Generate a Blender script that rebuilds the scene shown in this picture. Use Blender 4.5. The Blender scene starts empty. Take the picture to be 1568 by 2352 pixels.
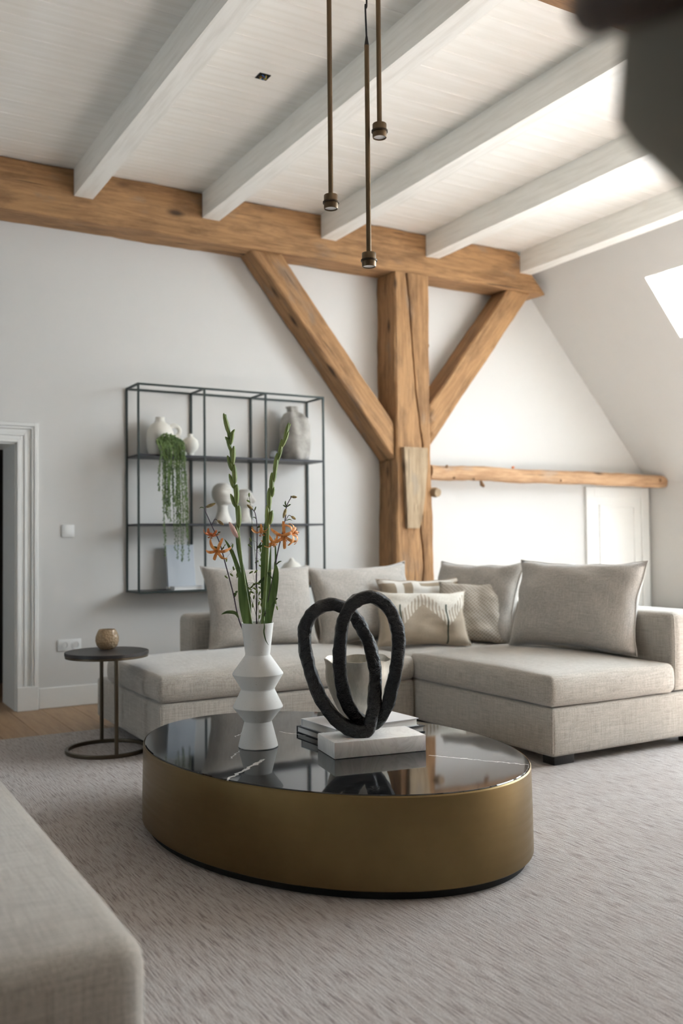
import bpy, bmesh, math, random
from mathutils import Vector, Matrix, noise
random.seed(7)
SC = bpy.context.scene
COL = SC.collection
V = Vector

# ------------------------------------------------------------------ camera
YAW, PITCH, ROLL, FPX = math.radians(29.947), math.radians(1.7305), math.radians(-0.5602), 2163.9
CAM = V((0, 0, 1.2))
_f = V((math.sin(YAW)*math.cos(PITCH), math.cos(YAW)*math.cos(PITCH), math.sin(PITCH)))
_r = V((math.cos(YAW), -math.sin(YAW), 0)); _u = _r.cross(_f)
CR = _r*math.cos(ROLL) + _u*math.sin(ROLL); CU = -_r*math.sin(ROLL) + _u*math.cos(ROLL); CF = _f
cd = bpy.data.cameras.new('camera'); cam = bpy.data.objects.new('camera', cd); COL.objects.link(cam)
cam.matrix_world = Matrix(((CR.x, CU.x, -CF.x, 0), (CR.y, CU.y, -CF.y, 0), (CR.z, CU.z, -CF.z, 1.2), (0, 0, 0, 1)))
cd.sensor_fit = 'VERTICAL'; cd.sensor_height = 36; cd.sensor_width = 24; cd.lens = FPX/2352*36
cd.clip_start = 0.05
cd.dof.use_dof = True; cd.dof.focus_distance = 3.75; cd.dof.aperture_fstop = 2.0
SC.camera = cam

# ------------------------------------------------------------------ world, exposure
w = bpy.data.worlds.new('sky'); SC.world = w; w.use_nodes = True
bg = w.node_tree.nodes['Background']; bg.inputs[0].default_value = (0.80, 0.915, 1.0, 1); bg.inputs[1].default_value = 9.5
sl = bpy.data.lights.new('sun', 'SUN'); sl.energy = 62; sl.angle = math.radians(1.0); sl.color = (1.0, .98, .95)
so = bpy.data.objects.new('sun', sl); COL.objects.link(so)
so.rotation_euler = V((-.44, -.48, -.76)).to_track_quat('-Z', 'Y').to_euler()
SC.view_settings.view_transform = 'Standard'; SC.view_settings.look = 'None'
SC.view_settings.gamma = 1; SC.view_settings.use_curve_mapping = False
SC.view_settings.exposure = 1.04
def portal(name, center, u, v, normal):
    """daylight portal filling a window opening (guides sky sampling, gives no light of its own)"""
    l = bpy.data.lights.new(name, 'AREA'); l.shape = 'RECTANGLE'; l.size = u; l.size_y = v
    l.cycles.is_portal = True
    o = bpy.data.objects.new(name, l); COL.objects.link(o)
    z = -V(normal).normalized(); y = V((0, 1, 0)); x = y.cross(z).normalized()
    o.matrix_world = Matrix(((y.x, x.x, z.x, center[0]), (y.y, x.y, z.y, center[1]), (y.z, x.z, z.z, center[2]), (0, 0, 0, 1)))

# ------------------------------------------------------------------ materials
MATS = {}
def srgb(r, g, b):
    f = lambda c: (c/255/12.92) if c/255 <= .04045 else ((c/255+.055)/1.055)**2.4
    return (f(r), f(g), f(b), 1)
class NT:
    def __init__(s, name):
        s.m = bpy.data.materials.new(name); s.m.use_nodes = True; s.t = s.m.node_tree
        s.b = s.t.nodes['Principled BSDF']; MATS[name] = s.m
        s._tc = None
    def n(s, typ, **kw):
        nd = s.t.nodes.new(typ)
        for k, v in kw.items(): setattr(nd, k, v)
        return nd
    def l(s, a, b): s.t.links.new(a, b)
    def tc(s, out='Object'):
        if s._tc is None: s._tc = s.n('ShaderNodeTexCoord')
        return s._tc.outputs[out]
    def mapped(s, scale=(1, 1, 1), rot=(0, 0, 0), loc=(0, 0, 0), src=None):
        mp = s.n('ShaderNodeMapping'); mp.inputs['Scale'].default_value = scale; mp.inputs['Rotation'].default_value = rot; mp.inputs['Location'].default_value = loc
        s.l(src or s.tc(), mp.inputs[0]); return mp.outputs[0]
    def noise(s, vec, scale=1, detail=3, rough=.5, dist=0):
        nd = s.n('ShaderNodeTexNoise'); nd.inputs['Scale'].default_value = scale; nd.inputs['Detail'].default_value = detail
        nd.inputs['Roughness'].default_value = rough; nd.inputs['Distortion'].default_value = dist
        s.l(vec, nd.inputs['Vector']); return nd.outputs['Fac']
    def ramp(s, fac, stops):
        nd = s.n('ShaderNodeValToRGB'); cr = nd.color_ramp
        while len(cr.elements) < len(stops): cr.elements.new(.5)
        for e, (p, c) in zip(cr.elements, stops): e.position = p; e.color = c if len(c) == 4 else (*c, 1)
        s.l(fac, nd.inputs[0]); return nd.outputs[0]
    def math(s, op, a, b=None, c=None, clamp=False):
        nd = s.n('ShaderNodeMath', operation=op); nd.use_clamp = clamp
        for i, x in enumerate((a, b, c)):
            if x is None: continue
            if isinstance(x, (int, float)): nd.inputs[i].default_value = x
            else: s.l(x, nd.inputs[i])
        return nd.outputs[0]
    def mix(s, fac, a, b, typ='MIX'):
        nd = s.n('ShaderNodeMix', data_type='RGBA', blend_type=typ)
        for i, x in ((0, fac), (6, a), (7, b)):
            if isinstance(x, (int, float)): nd.inputs[i].default_value = x
            elif isinstance(x, tuple): nd.inputs[i].default_value = x
            else: s.l(x, nd.inputs[i])
        return nd.outputs[2]
    def color(s, x):
        if isinstance(x, tuple): s.b.inputs['Base Color'].default_value = x
        else: s.l(x, s.b.inputs['Base Color'])
    def bump(s, h, strength=.3, dist=.01):
        nd = s.n('ShaderNodeBump'); nd.inputs['Strength'].default_value = strength; nd.inputs['Distance'].default_value = dist
        s.l(h, nd.inputs['Height']); s.l(nd.outputs[0], s.b.inputs['Normal'])
    def set(s, **kw):
        for k, v in kw.items(): s.b.inputs[k.replace('_', ' ')].default_value = v
        return s
    def sep(s, vec):
        nd = s.n('ShaderNodeSeparateXYZ'); s.l(vec, nd.inputs[0]); return nd.outputs

def plain(name, col, rough=.6, metal=0, bumpscale=None, bumpstr=.1, var=.0, **kw):
    s = NT(name); s.set(Roughness=rough, Metallic=metal, **kw)
    if var:
        f = s.noise(s.tc(), 6, 4)
        a = tuple(c*(1-var) for c in col[:3])+(1,); b = tuple(min(1, c*(1+var)) for c in col[:3])+(1,)
        s.color(s.mix(f, a, b))
    else: s.color(col)
    if bumpscale: s.bump(s.noise(s.tc(), bumpscale, 4), bumpstr, .01)
    return s.m

plain('wall_paint', srgb(208, 206, 202), .7, bumpscale=60, bumpstr=.03, var=.01)
plain('wall_bounce_cut', srgb(88, 84, 78), .8)  # dark tone added on the unseen left and near walls to cut bounced light
plain('trim_paint', srgb(228, 227, 223), .42)
plain('door_paint', srgb(230, 229, 225), .45)
plain('plastic_white', srgb(232, 232, 230), .35)
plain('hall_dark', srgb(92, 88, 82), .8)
plain('black_foot', srgb(22, 21, 20), .5)
plain('plinth_black', srgb(12, 12, 12), .7)
plain('rod_bronze', srgb(112, 94, 72), .38, .85)
plain('bronze_ring', srgb(70, 60, 48), .4, .8)
plain('cord_black', srgb(20, 19, 20), .6)
plain('lamp_glass', srgb(205, 205, 205), .5)
plain('steel_green', srgb(40, 50, 47), .45, .3)
plain('steel_shelf', srgb(52, 52, 56), .45, .3)
plain('ceramic_white', srgb(226, 222, 212), .55, bumpscale=30, bumpstr=.05)
plain('plaster_white', srgb(212, 208, 200), .8, bumpscale=25, bumpstr=.25, var=.05)
plain('cord_orange', srgb(214, 128, 52), .5)
plain('ledge_dark', srgb(52, 52, 48), .5)
plain('paper', srgb(214, 212, 208), .8)
plain('book_white', srgb(222, 222, 224), .35)
plain('book_dark', srgb(44, 45, 50), .4)
plain('panel_grey', srgb(176, 182, 188), .6, var=.03)
plain('silver_inner', srgb(150, 150, 148), .3, .9)
plain('box_black', srgb(14, 14, 14), .8)
plain('wire_blue', srgb(40, 90, 150), .4); plain('wire_yellow', srgb(190, 170, 50), .4); plain('wire_brown', srgb(100, 60, 40), .4)
plain('lamp_shade_grey', srgb(140, 133, 119), .8, bumpscale=200, bumpstr=.05)
plain('lamp_rim_brown', srgb(62, 44, 32), .6)
plain('table_dark', srgb(46, 43, 42), .45)
plain('leg_bronze', srgb(92, 82, 68), .4, .8)
plain('petal_pink', srgb(226, 190, 180), .5)
plain('stamen', srgb(196, 120, 60), .5)
plain('stem_purple', srgb(62, 40, 58), .5)
plain('spikelet', srgb(112, 128, 60), .6)
plain('grass_stalk', srgb(96, 104, 66), .6)
plain('wood_box', srgb(120, 84, 48), .6)

# painted boards
s = NT('ceiling_paint'); s.set(Roughness=.6)
n1 = s.noise(s.mapped((.6, 9, 1)), 3, 4); s.color(s.ramp(n1, [(.3, srgb(238, 235, 228)), (.7, srgb(246, 244, 239))])); s.bump(n1, .06, .006)
s = NT('joist_paint'); s.set(Roughness=.5)
n1 = s.noise(s.mapped((9, .7, 9)), 2.5, 5, .6); s.color(s.ramp(n1, [(.25, srgb(226, 223, 215)), (.55, srgb(243, 241, 235))]))
crk = s.noise(s.mapped((45, 1.1, 45)), 1.6, 3, .5, .4)
s.bump(s.math('ADD', n1, s.math('MULTIPLY', s.math('LESS_THAN', crk, .30), -1.5)), .25, .006)

# old oak timber, grain along local X
def timber(name, dark, mid, light, grey):
    s = NT(name); s.set(Roughness=.72)
    g1 = s.noise(s.mapped((.9, 11, 11)), 3.2, 6, .62, .6)
    g2 = s.noise(s.mapped((.35, 2.2, 2.2)), 2.2, 4, .6, .3)
    c = s.ramp(g1, [(.22, dark), (.42, mid), (.62, light), (.85, mid)])
    c = s.mix(s.ramp(g2, [(.40, (0, 0, 0)), (.68, (1, 1, 1))]), c, s.mix(.55, c, light))
    kn = s.n('ShaderNodeTexVoronoi'); kn.inputs['Scale'].default_value = 1; s.l(s.mapped((1.9, 5.2, 5.2)), kn.inputs['Vector'])
    km = s.ramp(kn.outputs['Distance'], [(.06, (1, 1, 1)), (.17, (0, 0, 0))])
    c = s.mix(km, c, tuple(x*.42 for x in dark[:3])+(1,))
    gp = s.noise(s.mapped((1.3, 3, 3), loc=(5, 3, 1)), 2, 3)
    c = s.mix(s.math('MULTIPLY', s.ramp(gp, [(.60, (0, 0, 0)), (.72, (1, 1, 1))]), .55), c, grey)
    bl = s.noise(s.mapped((1.1, 4, 4), loc=(2, 7, 9)), 2.5, 5, .65)
    c = s.mix(s.math('MULTIPLY', s.ramp(bl, [(.34, (1, 1, 1)), (.52, (0, 0, 0))]), .55), c, dark)
    ck = s.noise(s.mapped((.8, 34, 34), loc=(1, 2, 3)), 1.5, 2, .5, .3); ckm = s.ramp(ck, [(.27, (1, 1, 1)), (.32, (0, 0, 0))])
    c = s.mix(s.math('MULTIPLY', ckm, .8), c, tuple(x*.3 for x in dark[:3])+(1,))
    s.color(c)
    fine = s.noise(s.mapped((4, 60, 60)), 3, 5, .7)
    s.bump(s.math('ADD', s.math('MULTIPLY', g1, 1.0), s.math('SUBTRACT', s.math('MULTIPLY', fine, .6), ckm)), .7, .014)
timber('oak_timber', srgb(104, 74, 46), srgb(152, 112, 72), srgb(180, 138, 94), srgb(140, 126, 112))
timber('oak_rail', srgb(150, 108, 72), srgb(186, 146, 108), srgb(204, 166, 128), srgb(176, 158, 140))
timber('oak_pale', srgb(132, 108, 80), srgb(166, 142, 112), srgb(184, 162, 132), srgb(150, 140, 128))
plain('crack_dark', srgb(30, 22, 14), .9)

s = NT('oak_floor'); s.set(Roughness=.5)
g = s.noise(s.mapped((14, 1, 1)), 2.5, 5, .6, .4)
oi = s.n('ShaderNodeObjectInfo')
c = s.ramp(g, [(.25, srgb(150, 122, 92)), (.55, srgb(178, 148, 116)), (.8, srgb(192, 164, 132))])
s.color(s.mix(s.math('MULTIPLY', oi.outputs['Random'], .35), c, srgb(150, 120, 92)))

# rug: short pile with dashes running along Y
s = NT('rug_pile'); s.set(Roughness=.95, Sheen_Weight=.35, Sheen_Roughness=.6)
d1 = s.noise(s.mapped((150, 10, 1)), 1, 3, .6, .1)
d2 = s.noise(s.mapped((75, 6, 1), loc=(3, 8, 0)), 1, 2, .5)
fine = s.noise(s.tc(), 260, 2, .7)
blot = s.noise(s.tc(), 1.4, 3, .5)
c = s.ramp(d1, [(.33, srgb(112, 92, 85)), (.41, srgb(160, 147, 141)), (.52, srgb(193, 186, 181)), (.75, srgb(208, 203, 199))])
c = s.mix(s.ramp(d2, [(.27, (1, 1, 1)), (.36, (0, 0, 0))]), c, srgb(140, 118, 112))
c = s.mix(s.math('MULTIPLY', s.ramp(blot, [(.35, (1, 1, 1)), (.6, (0, 0, 0))]), .25), c, srgb(164, 150, 142))
c = s.mix(s.math('MULTIPLY', s.ramp(fine, [(.3, (1, 1, 1)), (.6, (0, 0, 0))]), .35), c, srgb(140, 126, 118))
s.color(c)
s.bump(s.math('ADD', s.math('MULTIPLY', d1, 1.2), s.math('MULTIPLY', fine, .9)), .8, .008)

# linen
def linen(name, dark, light, scale=1.0, rough=.9):
    s = NT(name); s.set(Roughness=rough, Sheen_Weight=.5, Sheen_Roughness=.4)
    a = s.noise(s.mapped((260*scale, 260*scale, 9*scale)), 1, 2); b = s.noise(s.mapped((9*scale, 260*scale, 260*scale)), 1, 2); d = s.noise(s.mapped((260*scale, 9*scale, 260*scale)), 1, 2)
    m = s.math('MULTIPLY', s.math('ADD', s.math('ADD', a, b), d), .3333)
    big = s.noise(s.tc(), 3.5, 2)
    m2 = s.math('ADD', m, s.math('MULTIPLY', s.math('SUBTRACT', big, .5), .10))
    s.color(s.ramp(m2, [(.38, dark), (.62, light)])); s.bump(m, .45, .004)
    return s
linen('sofa_linen', srgb(150, 142, 131), srgb(194, 188, 178))
linen('cushion_linen', srgb(152, 146, 137), srgb(196, 190, 182), 1.2)

# patterned pillows use their own UV layout
def uvpillow(name): 
    s = NT(name); s.set(Roughness=.92, Sheen_Weight=.2)
    return s, s.sep(s.tc('UV'))
s, o = uvpillow('pillow_fringe')
weave = s.noise(s.mapped((240, 240, 240)), 1, 2)
base = s.mix(weave, srgb(158, 143, 124), srgb(186, 172, 152))
cream = s.mix(s.noise(s.mapped((90, 90, 90)), 1, 3), srgb(196, 188, 172), srgb(233, 229, 220))
tri = s.math('ABSOLUTE', s.math('SUBTRACT', s.math('FRACT', s.math('ADD', s.math('MULTIPLY', o[0], 2.0), .02)), .5))   # 0..0.5
comb = s.math('FRACT', s.math('MULTIPLY', o[0], 27))
combm = s.math('LESS_THAN', s.math('ABSOLUTE', s.math('SUBTRACT', comb, .5)), .27)
edge_hi = s.math('SUBTRACT', .80, s.math('MULTIPLY', tri, -.0))
low = s.math('ADD', .30, s.math('MULTIPLY', tri, .82))
solid = s.math('GREATER_THAN', o[1], s.math('ADD', low, .24))
teeth = s.math('MULTIPLY', s.math('GREATER_THAN', o[1], low), combm)
wm = s.math('MAXIMUM', solid, teeth)
c = s.mix(wm, base, cream)
gl = s.math('MULTIPLY', s.math('LESS_THAN', s.math('ABSOLUTE', s.math('SUBTRACT', s.math('FRACT', s.math('ADD', s.math('MULTIPLY', o[0], 2.0), .02)), .5)), .018), s.math('LESS_THAN', o[1], .70))
c = s.mix(gl, c, srgb(62, 70, 56)); s.color(c); s.bump(s.math('ADD', weave, wm), .5, .004)
s, o = uvpillow('pillow_geometric')
weave = s.noise(s.mapped((240, 240, 240)), 1, 2)
base = s.mix(weave, srgb(140, 124, 104), srgb(164, 148, 126))
cream = s.mix(weave, srgb(205, 199, 188), srgb(230, 226, 218))
def band(v, a, b): return s.math('MULTIPLY', s.math('GREATER_THAN', v, a), s.math('LESS_THAN', v, b))
m = s.math('MAXIMUM', band(o[0], .18, .27), band(o[0], .37, .46))
m = s.math('MAXIMUM', m, s.math('MULTIPLY', band(o[1], .70, .84), band(o[0], .37, .76)))
m = s.math('MAXIMUM', m, s.math('GREATER_THAN', o[1], .92))
m = s.math('MAXIMUM', m, s.math('MULTIPLY', band(o[1], .40, .52), band(o[0], .55, .72)))
m = s.math('MAXIMUM', m, band(o[0], .86, .89))
s.color(s.mix(m, base, cream)); s.bump(weave, .4, .004)
s, o = uvpillow('pillow_lattice')
u = s.math('ADD', o[0], o[1]); v = s.math('SUBTRACT', o[0], o[1])
fu = s.math('ABSOLUTE', s.math('SUBTRACT', s.math('FRACT', s.math('MULTIPLY', u, 15)), .5)); fv = s.math('ABSOLUTE', s.math('SUBTRACT', s.math('FRACT', s.math('MULTIPLY', v, 20)), .5))
m = s.math('MAXIMUM', s.math('LESS_THAN', fu, .17), s.math('LESS_THAN', fv, .2))
wv = s.noise(s.mapped((200, 200, 200)), 1, 2)
s.color(s.mix(m, s.mix(wv, srgb(150, 138, 120), srgb(172, 160, 142)), s.mix(wv, srgb(184, 177, 166), srgb(208, 202, 192)))); s.bump(s.math('ADD', m, wv), .5, .004)

# coffee table
s = NT('brass_brushed'); s.set(Metallic=1.0, Roughness=.34)
n1 = s.noise(s.mapped((3, 3, 60)), 1, 4, .6); n2 = s.noise(s.mapped((1.5, 1.5, 1.5)), 2, 4, .6)
s.color(s.mix(n2, srgb(106, 89, 60), srgb(140, 120, 84)))
s.l(s.ramp(s.math('ADD', s.math('MULTIPLY', n1, .5), s.math('MULTIPLY', n2, .5)), [(.3, (.30, .30, .30)), (.7, (.46, .46, .46))]), s.b.inputs['Roughness']); s.bump(n1, .04, .002)
s = NT('marble_black'); s.set(Roughness=.045, IOR=1.62)
tc = s.tc(); dn = s.noise(tc, 7, 4, .6); P = s.sep(tc)
def vein(x0, y0, x1, y1, wid, seed):
    L = math.hypot(x1-x0, y1-y0); ux, uy = (x1-x0)/L, (y1-y0)/L
    al = s.math('ADD', s.math('MULTIPLY', P[0], ux), s.math('ADD', s.math('MULTIPLY', P[1], uy), -(x0*ux+y0*uy)))
    ac = s.math('ADD', s.math('MULTIPLY', P[0], -uy), s.math('ADD', s.math('MULTIPLY', P[1], ux), (x0*uy-y0*ux)))
    jag = s.noise(s.mapped((1, 1, 1), loc=(seed, seed*.7, 0)), 26, 3, .6)
    ac = s.math('ADD', ac, s.math('MULTIPLY', s.math('SUBTRACT', jag, .5), .04))
    wv = s.noise(s.mapped((1, 1, 1), loc=(seed*2, 0, 3)), 14, 2)
    lim = s.math('MULTIPLY', wv, wid*2)
    m = s.math('LESS_THAN', s.math('ABSOLUTE', ac), lim)
    return s.math('MULTIPLY', m, s.math('MULTIPLY', s.math('GREATER_THAN', al, 0), s.math('LESS_THAN', al, L)))
VEINS = [(-.57, -.315, -.32, -.10, .0065, 1), (.25, -.385, .48, -.72, .0035, 2), (-.43, -.02, -.29, .15, .0028, 3), (-.04, .345, .015, .20, .0028, 4), (-.25, .34, -.12, .5, .002, 6)]
m = None
for a in VEINS:
    k = vein(*a); m = k if m is None else s.math('MAXIMUM', m, k)
fv = s.noise(s.mapped((2.2, 9, 1), rot=(0, 0, .9)), 5, 5, .6, 1.2)
hair = s.ramp(s.math('ABSOLUTE', s.math('SUBTRACT', fv, .5)), [(.0, (1, 1, 1)), (.006, (0, 0, 0))])
gate = s.ramp(dn, [(.52, (0, 0, 0)), (.66, (1, 1, 1))])
hm = s.math('MULTIPLY', s.math('MULTIPLY', hair, gate), .55)
c = s.mix(s.noise(tc, 3, 5, .6), srgb(13, 13, 14), srgb(30, 30, 31))
s.color(s.mix(s.math('MAXIMUM', m, hm, clamp=True), c, srgb(205, 203, 200)))

s = NT('marble_white'); s.set(Roughness=.35, Subsurface_Weight=.05)
v = s.noise(s.tc(), 5, 6, .65, 1.5); s.color(s.ramp(s.math('ABSOLUTE', s.math('SUBTRACT', v, .5)), [(.0, srgb(216, 213, 209)), (.05, srgb(228, 226, 222)), (.3, srgb(234, 232, 228))]))
s = NT('black_cast'); s.set(Roughness=.24, Metallic=.0); s.color(srgb(6, 5, 6))
n1 = s.noise(s.tc(), 55, 4, .65); n2 = s.noise(s.tc(), 190, 3, .6); s.bump(s.math('ADD', n1, s.math('MULTIPLY', n2, .35)), .7, .014)
s = NT('vase_stone'); s.set(Roughness=.8)
sp = s.noise(s.tc(), 220, 2, .5); s.color(s.ramp(sp, [(.24, srgb(168, 160, 148)), (.30, srgb(222, 220, 215))])); s.bump(s.noise(s.tc(), 300, 2), .08, .003)
s = NT('silver_pot'); s.set(Roughness=.42, Metallic=.55)
n1 = s.noise(s.mapped((1, 1, .35)), 10, 5, .65); s.color(s.ramp(n1, [(.3, srgb(150, 143, 128)), (.6, srgb(196, 191, 180)), (.8, srgb(214, 210, 202))])); s.bump(s.noise(s.tc(), 60, 5, .7), .35, .006)
s = NT('grey_vase'); s.set(Roughness=.75); n1 = s.noise(s.tc(), 7, 4, .6); s.color(s.ramp(n1, [(.3, srgb(128, 124, 117)), (.55, srgb(172, 168, 160)), (.75, srgb(196, 194, 190))])); s.bump(n1, .5, .02)
s = NT('amber_glass'); s.set(Roughness=.1, IOR=1.3, Transmission_Weight=.6); s.color(srgb(206, 182, 150))
vo = s.n('ShaderNodeTexVoronoi'); vo.inputs['Scale'].default_value = 75; s.l(s.tc(), vo.inputs['Vector']); s.bump(vo.outputs['Distance'], .6, .006)
s = NT('clear_glass'); s.set(Roughness=.03, IOR=1.4, Transmission_Weight=.85); s.color(srgb(235, 238, 238))
s = NT('leaf_green'); s.set(Roughness=.5); n1 = s.noise(s.mapped((60, 60, 6)), 1, 3); s.color(s.ramp(n1, [(.3, srgb(70, 98, 44)), (.7, srgb(118, 146, 78))]))
s = NT('leaf_dark'); s.set(Roughness=.5); n1 = s.noise(s.tc(), 30, 3); s.color(s.ramp(n1, [(.3, srgb(58, 78, 40)), (.7, srgb(96, 116, 60))]))
s = NT('glad_stem'); s.set(Roughness=.5); n1 = s.noise(s.mapped((40, 40, 8)), 1, 3); s.color(s.ramp(n1, [(.3, srgb(92, 112, 50)), (.7, srgb(138, 154, 84))]))
s = NT('trailing_green'); s.set(Roughness=.6); n1 = s.noise(s.tc(), 22, 3); s.color(s.ramp(n1, [(.3, srgb(62, 84, 40)), (.7, srgb(118, 140, 78))]))
s = NT('petal_orange'); s.set(Roughness=.5, Subsurface_Weight=.1); n1 = s.noise(s.tc(), 60, 3); s.color(s.ramp(n1, [(.3, srgb(222, 132, 62)), (.7, srgb(244, 176, 108))]))
s = NT('petal_dark'); s.set(Roughness=.5); n1 = s.noise(s.tc(), 60, 3); s.color(s.ramp(n1, [(.3, srgb(190, 94, 44)), (.7, srgb(226, 130, 68))]))
s = NT('bud_skin'); s.set(Roughness=.5); n1 = s.noise(s.tc(), 90, 3); s.color(s.ramp(n1, [(.35, srgb(128, 98, 62)), (.65, srgb(182, 164, 110))]))
s = NT('flame'); s.set(Emission_Strength=3.0); s.b.inputs['Emission Color'].default_value = srgb(255, 140, 50); s.color(srgb(255, 150, 60))
# window glass: thin pane, light passes straight through
m = bpy.data.materials.new('pane_glass'); m.use_nodes = True; t = m.node_tree; t.nodes.clear(); MATS['pane_glass'] = m
o_ = t.nodes.new('ShaderNodeOutputMaterial'); mx = t.nodes.new('ShaderNodeMixShader'); tr = t.nodes.new('ShaderNodeBsdfTransparent'); gl_ = t.nodes.new('ShaderNodeBsdfGlossy')
gl_.inputs['Roughness'].default_value = .02; mx.inputs[0].default_value = .06
t.links.new(tr.outputs[0], mx.inputs[1]); t.links.new(gl_.outputs[0], mx.inputs[2]); t.links.new(mx.outputs[0], o_.inputs[0])

# ------------------------------------------------------------------ mesh helpers
def box(bm, x0, x1, y0, y1, z0, z1, bev=0, seg=2):
    vs = [bm.verts.new((x, y, z)) for z in (z0, z1) for y in (y0, y1) for x in (x0, x1)]
    fs = [bm.faces.new([vs[i] for i in f]) for f in ((0, 2, 3, 1), (4, 5, 7, 6), (0, 1, 5, 4), (2, 6, 7, 3), (0, 4, 6, 2), (1, 3, 7, 5))]
    if bev:
        es = list({e for f in fs for e in f.edges}); bmesh.ops.bevel(bm, geom=es, offset=bev, segments=seg, affect='EDGES', profile=.5)
def gridbox(bm, xs, ys, zs, fn=None):
    """surface of a box gridded at the given coordinates; fn moves each vertex"""
    cache = {}
    def vert(i, j, k):
        key = (i, j, k)
        if key not in cache:
            p = V((xs[i], ys[j], zs[k])); cache[key] = bm.verts.new(fn(p) if fn else p)
        return cache[key]
    X, Y, Z = len(xs)-1, len(ys)-1, len(zs)-1
    def face(*a):
        try: bm.faces.new([vert(*q) for q in a])
        except ValueError: pass
    for i in range(X):
        for j in range(Y):
            face((i, j, 0), (i, j+1, 0), (i+1, j+1, 0), (i+1, j, 0)); face((i, j, Z), (i+1, j, Z), (i+1, j+1, Z), (i, j+1, Z))
        for k in range(Z):
            face((i, 0, k), (i+1, 0, k), (i+1, 0, k+1), (i, 0, k+1)); face((i, Y, k), (i, Y, k+1), (i+1, Y, k+1), (i+1, Y, k))
    for j in range(Y):
        for k in range(Z):
            face((0, j, k), (0, j, k+1), (0, j+1, k+1), (0, j+1, k)); face((X, j, k), (X, j+1, k), (X, j+1, k+1), (X, j, k+1))
def lin(a, b, n): return [a+(b-a)*i/n for i in range(n+1)]
def edgy(a, b, r, n):
    """coordinates from a to b, dense within r of both ends"""
    e = [a+r*t for t in (0, .12, .3, .55, 1)]; f = [b-r*t for t in (1, .55, .3, .12, 0)]
    return e+[a+r+(b-a-2*r)*i/n for i in range(1, n)]+f
def softbox(bm, x0, x1, y0, y1, z0, z1, r=.05, crown=.0, side=.0, n=10, wob=.0, rz=None, seed=0):
    """upholstered block: rounded edges, crowned top, gently bulging sides"""
    c = V(((x0+x1)/2, (y0+y1)/2, (z0+z1)/2)); h = V(((x1-x0)/2, (y1-y0)/2, (z1-z0)/2))
    rr = V((r, r, min(rz or r, h.z*.98)))
    def fn(p):
        d = p-c
        inner = V([max(-(h[i]-rr[i]), min(h[i]-rr[i], d[i])) for i in range(3)])
        e = V([(d[i]-inner[i])/rr[i] for i in range(3)])
        if e.length > 1e-6:
            m = max(abs(x) for x in e); e = e.normalized()*m
        q = inner+V([e[i]*rr[i] for i in range(3)])
        u, v, w = q.x/h.x, q.y/h.y, q.z/h.z
        if crown and w > 0: q.z += crown*w*max(0, 1-u*u)**.6*max(0, 1-v*v)**.6
        if side:
            q.x += side*u*abs(u)*max(0, 1-w*w)*max(0, 1-v*v)**.3; q.y += side*v*abs(v)*max(0, 1-w*w)*max(0, 1-u*u)**.3
        if wob: q += noise.noise_vector((q+c)*5+V((seed, seed, seed)))*wob
        return q+c
    gridbox(bm, edgy(x0, x1, r, n), edgy(y0, y1, r, n), edgy(z0, z1, rr.z, 4), fn)
def lathe(bm, prof, n=40, cx=0, cy=0, cz=0, fn=None, cap0=True, cap1=True):
    rings = []
    for r, z in prof:
        ring = []
        for i in range(n):
            a = 2*math.pi*i/n; p = V((r*math.cos(a), r*math.sin(a), z))
            if fn: p = fn(p, a)
            ring.append(bm.verts.new(p+V((cx, cy, cz))))
        rings.append(ring)
    for a, b in zip(rings, rings[1:]):
        for i in range(n): bm.faces.new((a[i], a[(i+1) % n], b[(i+1) % n], b[i]))
    if cap0: bm.faces.new(rings[0][::-1])
    if cap1: bm.faces.new(rings[-1])
def spline(pts, n=8, closed=False):
    pts = [V(p) for p in pts]; N = len(pts); out = []
    rng = range(N) if closed else range(N-1)
    for i in rng:
        if closed: p0, p1, p2, p3 = pts[i-1], pts[i], pts[(i+1) % N], pts[(i+2) % N]
        else: p0, p1, p2, p3 = pts[max(i-1, 0)], pts[i], pts[i+1], pts[min(i+2, N-1)]
        for k in range(n):
            t = k/n
            out.append(.5*((2*p1)+(p2-p0)*t+(2*p0-5*p1+4*p2-p3)*t*t+(3*p1-p0-3*p2+p3)*t**3))
    if not closed: out.append(pts[-1])
    return out
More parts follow.
